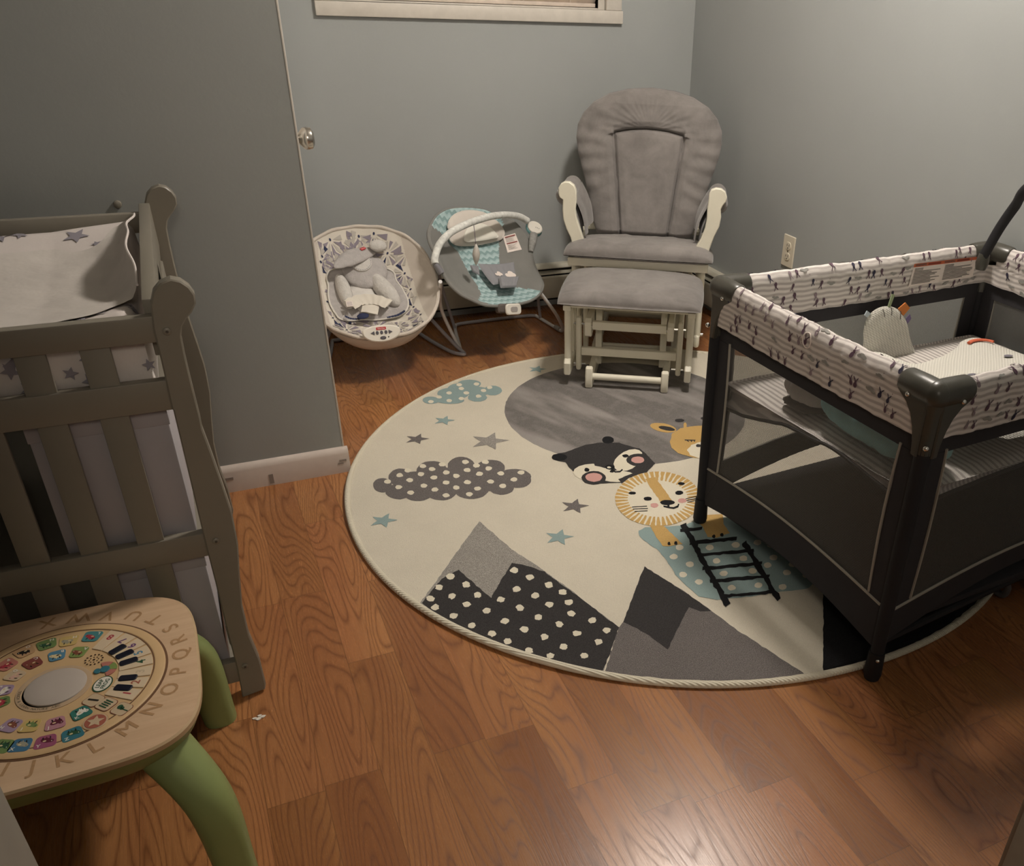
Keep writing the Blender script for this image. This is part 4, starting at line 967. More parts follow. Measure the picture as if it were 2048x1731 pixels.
def disc_grid(b, Pf, a, c, n=64, m=22, mf=None, o=0., e=2.3, mi=0):
    def g(u, v):
        t = 2*PI*u; k = (abs(math.cos(t))**e+abs(math.sin(t))**e)**(-1/e); r = 1-(1-v)**1.4
        return Pf(a*r*k*math.cos(t), c*r*k*math.sin(t), o)
    vs = [g(i/n, (j+1)/m) for i in range(n) for j in range(m)]; o_ = len(vs); vs.append(Pf(0, 0, o)); fs = []; mm = []
    for i in range(n):
        i2 = (i+1) % n; fs.append((i*m, i2*m, o_))
        for j in range(m-1): fs.append((i*m+j, i*m+j+1, i2*m+j+1, i2*m+j))
    k0 = len(b.v); b.v += vs; b.f += [tuple(q+k0 for q in f) for f in fs]
    if mf:
        for f in fs:
            c_ = Vector((0, 0, 0))
            for q in f: c_ += vs[q]
            b.mi.append(mf(c_/len(f)))
    else: b.mi += [mi]*len(fs)
Si = S1.inverted()
def reg1(c):
    q = Si @ c
    if q.y < -.185+.02*math.cos(q.x*10): return 0
    return 1 if abs(q.x) > .168-.09*max(0, q.y-.05)**1 +.02*max(0, -q.y) and q.y < .21 else 0
b = MB(); disc_grid(b, P1, A1, B1, 340, 110, reg1)
rw = random.Random(11)
cents = [onsurf(600+x_/5.97, 430+y_/5.97, S1, sh1) for x_, y_ in ((355, 240), (880, 175), (265, 495), (640, 330), (250, 560), (1045, 435), (1250, 700), (1320, 890), (550, 480), (130, 270), (1170, 1330), (1440, 1190), (560, 1370), (700, 190), (430, 620), (200, 760), (330, 1040), (170, 640))]
for _ in range(400):
    q_ = (random.Random(_).uniform(-A1, A1), random.Random(_+999).uniform(-B1, B1))
    if min(math.hypot(q_[0]-c_[0], q_[1]-c_[1]) for c_ in cents) > .062: cents.append(q_)
def inprint(x, y):
    return (abs(x/A1)**2.3+abs(y/B1)**2.3) < .985 and reg1(P1(x, y)) == 0
for cx_, cy_ in cents:
    ph = rw.uniform(0, 1); n_ = 12
    for k in range(n_):
        a = 2*PI*(k+ph)/n_; r0, r1_ = .010, rw.uniform(.034, .052); wd_ = .17; m_ = 2 if k % 2 else 3
        if rw.random() < .1: m_ = 4
        pts = [(cx_+r0*math.cos(a), cy_+r0*math.sin(a)), (cx_+r1_*math.cos(a-wd_), cy_+r1_*math.sin(a-wd_)), (cx_+r1_*math.cos(a+wd_), cy_+r1_*math.sin(a+wd_))]
        if all(inprint(*q) for q in pts):
            mid_ = [((pts[i][0]+pts[(i+1) % 3][0])/2, (pts[i][1]+pts[(i+1) % 3][1])/2) for i in range(3)]
            o_ = .0022+.0003*(k % 3); b.poly([P1(*pts[0], o_), P1(*mid_[0], o_), P1(*pts[1], o_), P1(*mid_[1], o_), P1(*pts[2], o_), P1(*mid_[2], o_)], m_)
    if inprint(cx_, cy_): b.poly([P1(cx_+q[0], cy_+q[1], .003) for q in ellipse(0, 0, .004, .004, 10)], 4)
b.build('seat_cover', [cot, beige, pgrey, plight, pnavy], b1, angle=80, merge=False)
# outer shell and rim
def P1b(x, y, o=0.):
    r = min(1, (abs(x/A1)**2.3+abs(y/B1)**2.3)**(1/2.3)); return S1 @ Vector((x, y, -.012-.05*(1-r**2.5)))+Vector((0, -.02, -.120))*(1-r**3.2)
b = MB(); disc_grid(b, P1b, A1+.004, B1+.004, 80, 20); b.build('outer_shell', beige, b1, angle=80)
rim = [(lambda t: (lambda k: S1 @ Vector((A1*k*math.cos(t), B1*k*math.sin(t), -.002+.002*math.sin(t*17))))((abs(math.cos(t))**2.3+abs(math.sin(t))**2.3)**(-1/2.3)))(2*PI*i/90) for i in range(90)]
b = MB(); b.tube(rim, .0065, 8, closed=True); b.build('rim', beige, b1)
def l1(x_, y_): return onsurf(600+x_/5.97, 430+y_/5.97, S1, sh1)
# plush insert with piping
ins = [(330, 720), (360, 680), (450, 655), (560, 640), (760, 650), (960, 640), (1060, 665), (1125, 710), (1150, 800), (1210, 880), (1255, 960), (1290, 1040), (1285, 1120), (1240, 1185), (1120, 1240), (900, 1270), (700, 1270), (500, 1265), (430, 1200), (370, 1100), (340, 980), (340, 860), (322, 780)]
ip = [l1(*q) for q in ins]; cxi = sum(p[0] for p in ip)/len(ip); cyi = sum(p[1] for p in ip)/len(ip)
sm_ = smooth_path([(p[0], p[1], 0) for p in ip], 4, True); nI = len(sm_)
def insg(u, v):
    p = sm_[int(round(u*nI)) % nI]; r = v; x = cxi+(p.x-cxi)*r; y = cyi+(p.y-cyi)*r; return P1(x, y, .007+.022*(1-r**6)+.003*math.sin(x*60)*r)
b = MB(); b.grid(insg, nI, 16, cu=True); b.build('plush_insert', plush, b1, angle=80)
b = MB(); b.tube([P1(p.x, p.y, .009) for p in sm_], .0032, 6, closed=True); b.build('insert_piping', pipe, b1)
def lump(name, m, cx_, cy_, rx, ry, rz, ang_, off, par=b1, Sx=S1, Pf=P1, e=1., loc=l1):
    x, y = loc(cx_, cy_); base = Pf(x, y, off); Mx = Sx.copy(); Mx.translation = base
    Mx = Mx @ Matrix.Rotation(ang_, 4, 'Z'); b = MB(); b.ell((0, 0, 0), (rx, ry, rz), Mx, 0, 28, 18, e)
    for v in b.v: q = mnoise.noise(v*38); v += (Sx.col[2].to_3d())*.004*q
    return b.build(name, m, par, angle=80)
lump('body_support', plushl, 535, 1000, .026, .085, .030, .08, .042)
lump('body_support', plushl, 1005, 975, .034, .092, .034, .42, .042)
lump('body_support_centre', mat('white_minky', '#d8d4cf', .95, .04, 40.), 745, 1040, .050, .075, .02, 0, .030)
# headrest: round cushion with stitched white patch
hd = lump('headrest_cushion', plush, 775, 735, .084, .088, .026, -.12, .034)
x, y = l1(745, 700); HB = S1.copy(); HB.translation = P1(x, y, .031)
b = MB(); b.prism(ellipse(0, 0, .036, .042, 28, -.4), .031, 0, HB, .001); b.build('white_patch', plushl, hd)
b = MB()
for k in range(26):
    a = 2*PI*k/26; p = Vector((.032*math.cos(a)*1., .038*math.sin(a), .0318)); Mx = HB @ Matrix.Rotation(-.4, 4, 'Z') @ Matrix.Translation(p) @ Matrix.Rotation(a+PI/2, 4, 'Z'); b.box((0, 0, 0), (.0045, .0012, .0006), 0, Mx)
b.build('stitching', pnavy, hd)
b = MB(); b.prism(ellipse(-.016, .002, .011, .007, 16, .3), .0335, 0, HB, .001); b.build('eye_patch', pnavy, hd)
# folded-over flap of the headrest with red maker's label
p0 = Vector((*l1(480, 790), 0)); p1 = Vector((*l1(915, 330), 0)); mid = (p0+p1)/2; L_ = (p1-p0).length*1.25; aa = math.atan2(p1.y-p0.y, p1.x-p0.x)+.05
FM = S1.copy(); FM.translation = P1(mid.x-.005, mid.y-.012, .070); FM = FM @ Matrix.Rotation(aa, 4, 'Z') @ Matrix.Rotation(.25, 4, 'Y')
def flap(u, v):
    t = 2*PI*v; x = (u-.5)*L_; k = max(0, math.sin(PI*min(1, max(0, u)))) ** .55; w_ = .030*k*(1+.25*math.sin(u*3)); bend = .018*math.cos((u-.5)*2.5)
    q = FM @ Vector((x, w_*math.cos(t)+bend, .016*k*math.sin(t))); return q+Vector((0, 0, .003*mnoise.noise(q*45)))
b = MB(); b.grid(flap, 40, 22, cv=True); b.build('headrest_flap', plush, hd, angle=80)
LM = FM @ Matrix.Translation((L_*.20, .020, .0175))
b = MB(); b.box((0, 0, .001), (.024, .012, .0015), .0004, LM, 0); put_text(b, 'Fisher-Price', .0042, LM @ Matrix.Translation((0, 0, .0020)), 1, True)
redl = mat('red_label', '#c02a34', .5); lwh = mat('label_white', '#e8dcd4', .6)
b.build('red_label', [redl, lwh], hd, smooth=False)
lump('headrest_knot', plushl, 930, 420, .032, .026, .018, -.1, .045)
# belt
def strip(name, m, pts, w_, off, Pf=P1, loc=l1, par=b1, th=.004):
    q = [loc(*p) for p in pts]; q = smooth_path([(a[0], a[1], 0) for a in q], 8); b = MB()
    def g(u, v):
        i = min(len(q)-1, int(round(u*(len(q)-1)))); a = q[max(0, i-1)]; c = q[min(len(q)-1, i+1)]; d = (c-a).normalized(); n_ = Vector((-d.y, d.x, 0)); p = q[i]+n_*(v-.5)*w_
        return Pf(p.x, p.y, off+th*math.sin(PI*v)**.5+.0015*math.sin(u*40+v*3))
    b.grid(g, len(q), 8); b.grid(lambda u, v: Vector(g(u, v))-S1.col[2].to_3d()*.006*math.sin(PI*v), len(q), 8); return b.build(name, m, par, angle=70)
belt = strip('waist_belt', cot, [(600, 1200), (700, 1150), (830, 1140), (950, 1150), (1060, 1200)], .052, .062)
strip('crotch_belt', cot, [(850, 1130), (850, 1200), (830, 1290)], .060, .056)
lump('crotch_tab', pnavy, 755, 1300, .022, .013, .005, .1, .045)
strip('navy_strap', pnavy, [(540, 1270), (620, 1300), (720, 1300)], .010, .03); strip('navy_strap', pnavy, [(1040, 1265), (1150, 1240), (1250, 1185)], .010, .02)
TMx = S1.copy(); x, y = l1(600, 1220); TMx.translation = P1(x, y, .075)
b = MB(); b.box((0, 0, 0), (.024, .026, .002), .0005, TMx, 0)
for k in range(4): b.box((0, -.008+.005*k, .0012), (.018, .0012, .0004), 0, TMx, 1)
b.build('belt_tag', [lwh, pgrey], b1, smooth=False)
# control panel
x, y = onpl(600+965/5.97, 430+1405/5.97, S1); PMx = frame(P1(x, y, .0), S1.col[0].to_3d()+Vector((0, 0, 0)), Vector((0, .25, .75))); PMx.translation = S1 @ Vector((x, -.250, .012))
pp = []
for k in range(33): t = PI*k/32; pp.append((.066*math.cos(t)*-1, -.040*math.sin(t)**.85))
for k in range(1, 32): t = PI*k/32; pp.append((.066*math.cos(t), .020*math.sin(t)**.9))
b = MB(); b.prism(pp, .016, 0, PMx, .004); pn = b.build('control_panel', M['whitepl'], b1, angle=30)
b = MB(); b.prism([(a, c+.008) for a, c in rrect(.034, .009, .002)], .0175, 0, PMx); put_text(b, 'Fisher-Price', .0052, PMx @ Matrix.Translation((0, .008, .0178)), 1, True); b.build('red_label', [redl, lwh], pn, smooth=False)
dgb = mat('dark_grey_button', '#55525a', .35)
for k, xx in enumerate((-.030, -.015, 0, .015, .030)):
    b = MB(); b.prism(ellipse(xx, -.006, .0065 if k in (0, 4) else .0052, .0065, 14) if k not in (0, 4) else [(xx+(-.008 if k == 0 else .008), -.006), (xx+(.005 if k == 0 else -.005), .001), (xx+(.006 if k == 0 else -.006), -.006), (xx+(.005 if k == 0 else -.005), -.013)], .0185, 0, PMx, .001); b.build('button', dgb, pn)
b = MB(); b.prism(ellipse(.003, -.025, .0105, .006, 18), .0185, 0, PMx, .001); b.build('power_button', dgb, pn)
b = MB(); b.prism(ellipse(.022, -.023, .0022, .0022, 10), .0175, 0, PMx); b.build('screw_hole', M['black'], pn)
# frame tubes
gm = mat('grey_frame_tube', '#a5a2a6', .4)
def tub(name, pts, r, m, par, n=10): b = MB(); b.tube(smooth_path(pts, 8), r, n); return b.build(name, m, par)
for sg in (1, -1):
    X = lambda x_: .60+sg*(x_-.60)
    tub('base_tube', [(X(.76), 3.46, .20), (X(.78), 3.40, .14), (X(.86), 3.29, .035), (X(.885), 3.245, .010), (X(.875), 3.235, .009), (X(.84), 3.28, .009), (X(.80), 3.42, .009), (X(.77), 3.56, .009)], .0075, gm, b1)
    tub('support_tube', [(X(.77), 3.50, .26), (X(.79), 3.40, .15), (X(.70), 3.30, .15)], .006, gm, b1)
tub('rear_tube', [(.77, 3.56, .009), (.60, 3.575, .009), (.43, 3.56, .009)], .0075, gm, b1)

# ================================================================== BOUNCER with turquoise waves and toy arch (right)
S2 = frame((1.02, 3.30, .345), (.94, .33, -.17), (-.14, .40, .36))
b2 = thing('baby_bouncer', (1.08, 3.38, 0), 'grey baby bouncer with turquoise wave print, plush head pillow and toy arch', 'bouncer')
def l2(x_, y_): return onpl(840+x_/5.41, 400+y_/5.41, S2)
out2 = [(430, 85), (560, 88), (680, 105), (760, 135), (860, 180), (990, 220), (1100, 330), (1190, 470), (1210, 600), (1250, 740), (1320, 880), (1325, 950), (1280, 1030), (1180, 1095), (1000, 1135), (820, 1145), (680, 1130), (560, 1080), (440, 1020), (330, 920), (250, 800), (210, 690), (150, 560), (100, 450), (90, 350), (120, 260), (180, 170), (290, 105)]
o2 = smooth_path([(*l2(*q), 0) for q in out2], 5, True); n2 = len(o2); c2 = Vector((sum(p.x for p in o2)/n2, sum(p.y for p in o2)/n2, 0))
def rad2(x, y):
    a = math.atan2(y-c2.y, x-c2.x); best = min(o2, key=lambda p: abs((math.atan2(p.y-c2.y, p.x-c2.x)-a+PI) % (2*PI)-PI)); return math.hypot(x-c2.x, y-c2.y)/max(1e-6, (best-c2).length)
def P2(x, y, o=0.): r = min(1, rad2(x, y)); return S2 @ Vector((x, y, -.075*(1-r**2.2)+o))
def h2(x, y): return -.075*(1-min(1, rad2(x, y))**2.2)
l2p = l2
def l2(x_, y_): return onsurf(840+x_/5.41, 400+y_/5.41, S2, h2)
def wave_mat():
    N = NT('turquoise_wave_fabric'); uv = N.n('ShaderNodeUVMap').outputs[0]; x, y, z = N.sep(uv)
    yy = N.math('ADD', y, N.math('MULTIPLY', N.math('SINE', N.math('MULTIPLY', x, 2*PI/.030)), .0045))
    f = N.math('FRACT', N.math('DIVIDE', yy, .030)); c = N.mix(N.math('GREATER_THAN', f, .42), lin('#88a3a4'), lin('#b0c6c7'))
    c = N.mix(N.math('MULTIPLY', N.math('GREATER_THAN', f, .78), .6), c, lin('#9db6b8'))
    N.L(c, N.b.inputs['Base Color']); N.b.inputs['Roughness'].default_value = .85; return N.m
wm = wave_mat(); g2 = mat('grey_bouncer_fabric', '#807f7b', .9, .06, 12., .3, 200.)
S2i = S2.inverted()
# turquoise zones: head band, centre strip, foot
hb = [l2(*q) for q in ((110, 280), (235, 385))]; 
tz = [l2(*q) for q in ((110, 280), (235, 380), (330, 500), (400, 570), (500, 770), (620, 950), (650, 1040), (620, 1105), (900, 1180), (1200, 1130), (1330, 1000), (1150, 975), (1000, 950), (860, 740), (845, 560), (870, 330), (895, 235), (760, 100), (430, 40), (100, 120))]
def inpoly(x, y, P):
    c = False; j = len(P)-1
    for i in range(len(P)):
        if (P[i][1] > y) != (P[j][1] > y) and x < (P[j][0]-P[i][0])*(y-P[i][1])/(P[j][1]-P[i][1])+P[i][0]: c = not c
        j = i
    return c
b = MB(); NU, NV = 140, 56; vs = []; uvs = []
for i in range(n2):
    for j in range(NV+1):
        r = j/NV; x = c2.x+(o2[i].x-c2.x)*r; y = c2.y+(o2[i].y-c2.y)*r; vs.append(S2 @ Vector((x, y, -.075*(1-r**2.2)))); uvs.append((x, y))
fs = []; mm = []
for i in range(n2):
    for j in range(NV):
        q = (i*(NV+1)+j, i*(NV+1)+j+1, ((i+1) % n2)*(NV+1)+j+1, ((i+1) % n2)*(NV+1)+j); fs.append(q)
        xm = sum(uvs[k][0] for k in q)/4; ym = sum(uvs[k][1] for k in q)/4; mm.append(1 if inpoly(xm, ym, tz) else 0)
b.add(vs, fs); b.mi = mm
so = b.build('seat_fabric', [g2, wm], b2, angle=80, merge=False)
uvl = so.data.uv_layers.new(name='UVMap')
for lp in so.data.loops: uvl.data[lp.index].uv = uvs[lp.vertex_index]
sd = so.modifiers.new('s', 'SOLIDIFY'); sd.thickness = .008; sd.offset = -1
b = MB(); b.tube([S2 @ Vector((p.x, p.y, 0)) for p in o2], .006, 8, closed=True); b.build('seat_rim', g2, b2)
kw = dict(par=b2, Sx=S2, Pf=P2, loc=l2)
# head pillow
def flatpillow(name, pts, h, off, m, S_=S2, Pf=P2, loc=l2, par=b2, n=14):
    P_ = smooth_path([(*loc(*q), 0) for q in pts], 4, True); c_ = Vector((sum(p.x for p in P_)/len(P_), sum(p.y for p in P_)/len(P_), 0)); k = len(P_)
    def g(sg):
        def f(u, v):
            p = P_[int(round(u*k)) % k]; r = v; x = c_.x+(p.x-c_.x)*r; y = c_.y+(p.y-c_.y)*r; q = Pf(x, y, off); return q+S_.col[2].to_3d()*sg*h*max(0, 1-r**3)**.5
        return f
    b = MB(); b.grid(g(1), k, n, cu=True); b.grid(g(-.6), k, n, cu=True); return b.build(name, m, par, angle=80)
hp = flatpillow('head_pillow', [(265, 330), (290, 250), (350, 190), (450, 155), (560, 150), (680, 175), (760, 230), (820, 270), (870, 340), (890, 400), (860, 460), (790, 490), (640, 525), (500, 540), (370, 535), (310, 500), (285, 440), (330, 400), (290, 370)], .020, .024, mat('pillow_cream', '#d3cbc2', .9, .03, 14.))
flatpillow('pillow_centre', [(425, 530), (425, 440), (470, 370), (540, 335), (620, 335), (700, 370), (760, 430), (790, 480), (700, 505), (560, 528)], .008, .047, mat('pillow_ivory', '#e8e5da', .9), par=hp)
b = MB(); cl_ = smooth_path([(*l2(*q), 0) for q in ((400, 545), (360, 510), (300, 500), (285, 440))], 5)
b.tube([P2(p.x, p.y, .045) for p in cl_], .0012, 6)
x, y = l2(452, 115); TM_ = S2.copy(); TM_.translation = P2(x, y, .004)
b = MB(); b.box((0, 0, 0), (.018, .032, .004), .001, TM_); b.build('head_loop', lwh, b2)
# warning label
LMx = S2.copy(); q = [l2(*k) for k in ((885, 410), (1020, 370), (1090, 550), (935, 585))]; cx_ = sum(a[0] for a in q)/4; cy_ = sum(a[1] for a in q)/4
b = MB(); b.poly([P2(*a, .010) for a in q], 0)
def ql(u, v): a = Vector(q[0]).lerp(Vector(q[1]), u); c = Vector(q[3]).lerp(Vector(q[2]), u); p = a.lerp(c, v); return P2(p.x, p.y, .0145)
for v0, v1, m_ in ((.08, .15, 1), (.46, .53, 1)): b.poly([ql(.1, v0), ql(.9, v0), ql(.9, v1), ql(.1, v1)], m_)
for v0 in (.21, .27, .33, .39, .60, .66, .72, .78, .84): b.poly([ql(.12, v0), ql(.55+.3*rw.random(), v0), ql(.55+.3*rw.random(), v0+.018), ql(.12, v0+.018)], 2)
b.build('warning_label', [lwh, mat('label_maroon', '#8a4a44', .6), mat('label_print', '#9a948e', .6)], b2, smooth=False)
# harness: waist band and folded crotch piece with cloud patches
har = mat('harness_grey', '#8c8c90', .85, .05, 20., .3, 120.)
def sheet(name, pts, off, m, par=b2, th=.008):
    q = [l2(*k) for k in pts]
    def g(sg):
        def f(u, v):
            a = Vector(q[0]).lerp(Vector(q[1]), u); c = Vector(q[3]).lerp(Vector(q[2]), u); p = a.lerp(c, v); e = min(1, min(u, 1-u)/.08, min(v, 1-v)/.08)
            return P2(p.x, p.y, off+sg*th*(max(0, e)**.5)+.0015*math.sin(u*34)*math.sin(PI*v))
        return f
    b = MB(); b.grid(g(1), 30, 20); b.grid(g(-.5), 10, 8); return b.build(name, m, par, angle=80)
hw_ = sheet('waist_harness', [(575, 755), (965, 735), (1000, 930), (740, 985)], .040, har)
sheet('harness_fold', [(780, 930), (1000, 925), (965, 1035), (800, 1045)], .055, har, th=.012)
sheet('harness_strap', [(500, 765), (590, 770), (600, 870), (530, 830)], .032, har)
for k, (cx_, cy_, s_) in enumerate(((790, 880, .9), (915, 885, 1.25))):
    b = MB(); 
    for dx, dy, r in ((-26, 8, 20), (0, -6, 26), (26, 6, 20), (0, 10, 24)):
        x, y = l2(cx_+dx*s_, cy_+dy*s_); b.poly([P2(x+a, y+c, .0505+.0002*dx/26) for a, c in ellipse(0, 0, r*s_*.00038, r*s_*.00042, 14)])
    b.build('cloud_patch', M['whitepl'] if False else lwh, hw_, smooth=False)
# vibration unit
x, y = l2p(1010, 1150); VM = frame(S2 @ Vector((x, y+.004, .0)), S2.col[0].to_3d(), (0, .2, .8)); VM.translation = S2 @ Vector((x, y, -.006))+Vector((-.01, -.02, 0))
b = MB(); b.prism(rrect(.074, .042, .014), .012, 0, VM @ Matrix.Translation((0, 0, .002)), .003); vu = b.build('vibration_unit', M['whitepl'], b2, angle=30)
b = MB(); b.prism(rrect(.034, .020, .008), .016, 0, VM, .001); b.build('button', mat('grey_button', '#a8a29e', .4), vu)
b = MB(); b.prism(rrect(.10, .036, .012), .03, 0, VM @ Matrix.Translation((-.012, .004, -.03)), .006); b.build('unit_housing', mat('housing_brown_grey', '#5f5752', .7), vu)
# toy arch, rising over the seat
def a2(x_, y_, h): p = l2p(x_, y_); q = S2 @ Vector((p[0], p[1], 0)); d = (q-CAM); d = d.normalized(); return q-d*h
arc_pts = [a2(165, 690, .03), a2(160, 630, .04), (a2(210, 480, .07)), a2(320, 360, .10), a2(470, 275, .12), a2(640, 210, .13), a2(800, 170, .13), a2(960, 160, .11), a2(1080, 180, .09), a2(1165, 225, .07)]
am = mat('arch_star_fabric', '#d8d8d3', .9, .22, 60., .3, 60., .003)
tub('toy_arch', arc_pts, .0135, am, b2, 14)
p = a2(1245, 300, .06); SMx = frame(p, (1, .3, -.35), (0, .35, 1)); SMx = frame(p, AR*.9-AU*.55, AU*.9+AR*.4)
b = MB(); b.prism(ellipse(0, 0, .036, .027, 32), .024, 0, SMx @ Matrix.Translation((-.004, -.006, -.022)), .006); spk = b.build('toy_sound_unit', mat('turquoise_plastic', '#7fb0b4', .4), b2, angle=40)
b = MB(); b.prism(ellipse(0, 0, .033, .024, 32), .008, 0, SMx, .003); b.build('sound_unit_face', M['whitepl'], spk, angle=40)
for k in range(3): b = MB(); b.prism(ellipse(.004+.007*k, .002+.001*k, .0016, .0016, 8), .0086, 0, SMx); b.build('sound_hole', dgb, spk)
b = MB(); b.tube([a2(1230, 370, .05), a2(1215, 470, .03), a2(1200, 560, .012)], [.017, .0155, .010], 14); b.build('arch_sleeve', mat('sleeve_grey_print', '#94938f', .9, .25, 70.), b2)
b = MB(); b.tube([a2(580, 250, .125), a2(592, 360, .12), a2(602, 470, .115)], .0012, 6); b.build('toy_cord', mat('purple_cord', '#574a5a', .8), b2)
TT = a2(608, 590, .11)
b = MB(); b.lathe([(0, -.042), (.004, -.036), (.011, -.018), (.0145, 0), (.012, .016), (.006, .032), (.0, .042)], 18, 0, Matrix.Translation(TT) @ Matrix.Rotation(.06, 4, 'Y')); b.build('hanging_leaf_toy', mat('satin_grey', '#c2bcb4', .35, .15, 60.), b2)
# base tubes
wt = mat('white_grey_tube', '#e0dedc', .35)
tub('leg_tube', [S2 @ Vector((*l2p(235, 860), -.012)), (.83, 3.335, .17), (.868, 3.305, .05), (.885, 3.30, .012), (.89, 3.32, .0085), (.925, 3.50, .0085), (.945, 3.575, .0085)], .0072, wt, b2)
tub('leg_tube', [S2 @ Vector((*l2p(1310, 970), -.012)), (1.30, 3.30, .11), (1.343, 3.335, .04), (1.352, 3.350, .012), (1.345, 3.37, .0085), (1.325, 3.50, .0085), (1.315, 3.575, .0085)], .0072, wt, b2)
tub('rear_tube', [(.945, 3.575, .0085), (1.0, 3.588, .0085), (1.26, 3.588, .0085), (1.315, 3.575, .0085)], .0072, gm, b2)
tub('seat_support_tube', [(.93, 3.53, .012), (.86, 3.45, .28), (.89, 3.50, .42)], .0065, gm, b2)
tub('seat_support_tube', [(1.32, 3.53, .012), (1.26, 3.45, .22), (1.16, 3.50, .36)], .0065, gm, b2)
b = MB(); b.tube([(1.345, 3.362, .0105), (1.340, 3.40, .0105)], .0105, 10); b.build('rubber_foot', mat('rubber_grey', '#a39e98', .7), b2)
b = MB(); b.tube([a2(165, 690, .03), a2(235, 790, .012)], [.011, .013], 10); b.build('arch_socket', mat('socket_grey', '#77757a', .5), b2)

# ================================================================== PORTABLE CRIB (playard)
PN = Vector((1.165, 1.06, 0)); PL, PW = .95, .706
PMt = frame(PN, (.9985, .055, 0), (-.05, .9988, 0)); 
cr = thing('portable_crib', (1.60, 1.44, 0), 'black mesh portable crib with white striped bunny print rails on the right of the rug', 'crib')
blk = mat('black_crib_fabric', '#302e31', .9, .08, 10., .2, 300.); blk2 = mat('black_trim_tape', '#1d1c20', .8)
pip = mat('grey_piping', '#a09b90', .7); brk = mat('dark_olive_plastic', '#45433c', .32, .04, 8.)
net = mesh_cloth('black_netting', '#6c6a66', .04, 1900.)
rab = mat('bunny_plum', '#5c4452', .8); rab2 = mat('bunny_mauve', '#8d7d84', .8); rab3 = mat('cloud_grey', '#96948f', .8); rab4 = mat('bunny_navy', '#2e2b42', .8)
N = NT('striped_rail_fabric'); uv = N.n('ShaderNodeUVMap').outputs[0]; x, y, z = N.sep(uv)
yy = N.math('ADD', y, N.math('ADD', N.math('MULTIPLY', N.math('SINE', N.math('MULTIPLY', x, 110.)), .0008), N.math('MULTIPLY', N.noise(uv, 9., 2.), .008)))
f = N.math('FRACT', N.math('DIVIDE', yy, .0135)); f = N.ramp(N.math('ABSOLUTE', N.math('SUBTRACT', f, .5)), .14, .34)
N.L(N.mix(f, lin('#b6aeaa'), lin('#ddd6d1')), N.b.inputs['Base Color']); N.b.inputs['Roughness'].default_value = .8; N.bump(N.noise(uv, 60., 3.), .3, .003); strp = N.m
def sideM(i):
    """frame of side i: X along the side, Y up, Z outward"""
    c = [(0, 0), (0, PW), (PL, PW), (PL, 0)]
    a, b_ = {'left': (c[1], c[0]), 'front': (c[0], c[3]), 'right': (c[3], c[2]), 'back': (c[2], c[1])}[i]
    A_ = PMt @ Vector((*a, 0)); B_2 = PMt @ Vector((*b_, 0)); return frame(A_, B_2-A_, (0, 0, 1)), (B_2-A_).length
CS = [(-.014, .598), (-.016, .630), (-.018, .665), (-.020, .686), (-.014, .701), (-.005, .7085), (.005, .7085), (.014, .701), (.020, .686), (.019, .655), (.017, .625), (.014, .596)]
al = [0]
for a, b_ in zip(CS, CS[1:]): al.append(al[-1]+math.hypot(b_[0]-a[0], b_[1]-a[1]))
def bandP(F, L, s_, w_, off=0., sd_=0):
    for k in range(len(al)-1):
        if w_ <= al[k+1] or k == len(al)-2: t = (w_-al[k])/(al[k+1]-al[k]); o = CS[k][0]+(CS[k+1][0]-CS[k][0])*t; z = CS[k][1]+(CS[k+1][1]-CS[k][1])*t; break
    m_ = math.hypot(o, (z-.68)*1.0) or 1; nx = o/abs(o) if z < .686 and abs(o) > .001 else o/m_; nz = 0 if z < .686 else (z-.68)/m_
    wr = .0035*mnoise.noise(Vector((s_*26+sd_, w_*12, sd_)))+.0016*mnoise.noise(Vector((s_*70+sd_, w_*22, 3)))
    if z < .66: wr *= 1.0
    o2_ = o+nx*(off+wr); z2 = z+nz*(off+wr)-.006*math.sin(PI*min(1, max(0, s_/L)))*(1 if z < .70 else .6)+(.003*mnoise.noise(Vector((s_*18, sd_, 7))) if z < .61 else 0)
    return F @ Vector((s_, z2, o2_))
def bunny(cx_, cy_, s_, kind, rot):
    """outline list in 2D"""
    R_ = Matrix.Rotation(rot, 2)
    if kind == 0:
        parts = [ellipse(0, -.0044*s_, .0038*s_, .0052*s_, 10), ellipse(0, .0014*s_, .0026*s_, .0026*s_, 8), ellipse(-.0030*s_, .0060*s_, .0011*s_, .0046*s_, 6, .55), ellipse(.0032*s_, .0060*s_, .0011*s_, .0046*s_, 6, -.6)]
    else: parts = [ellipse(-.004*s_, 0, .0045*s_, .0022*s_, 8), ellipse(.001*s_, .0016*s_, .0045*s_, .0028*s_, 8), ellipse(.005*s_, 0, .004*s_, .0020*s_, 8)]
    return [[(cx_+(R_ @ Vector(q))[0], cy_+(R_ @ Vector(q))[1]) for q in p_] for p_ in parts]
rb = random.Random(21)
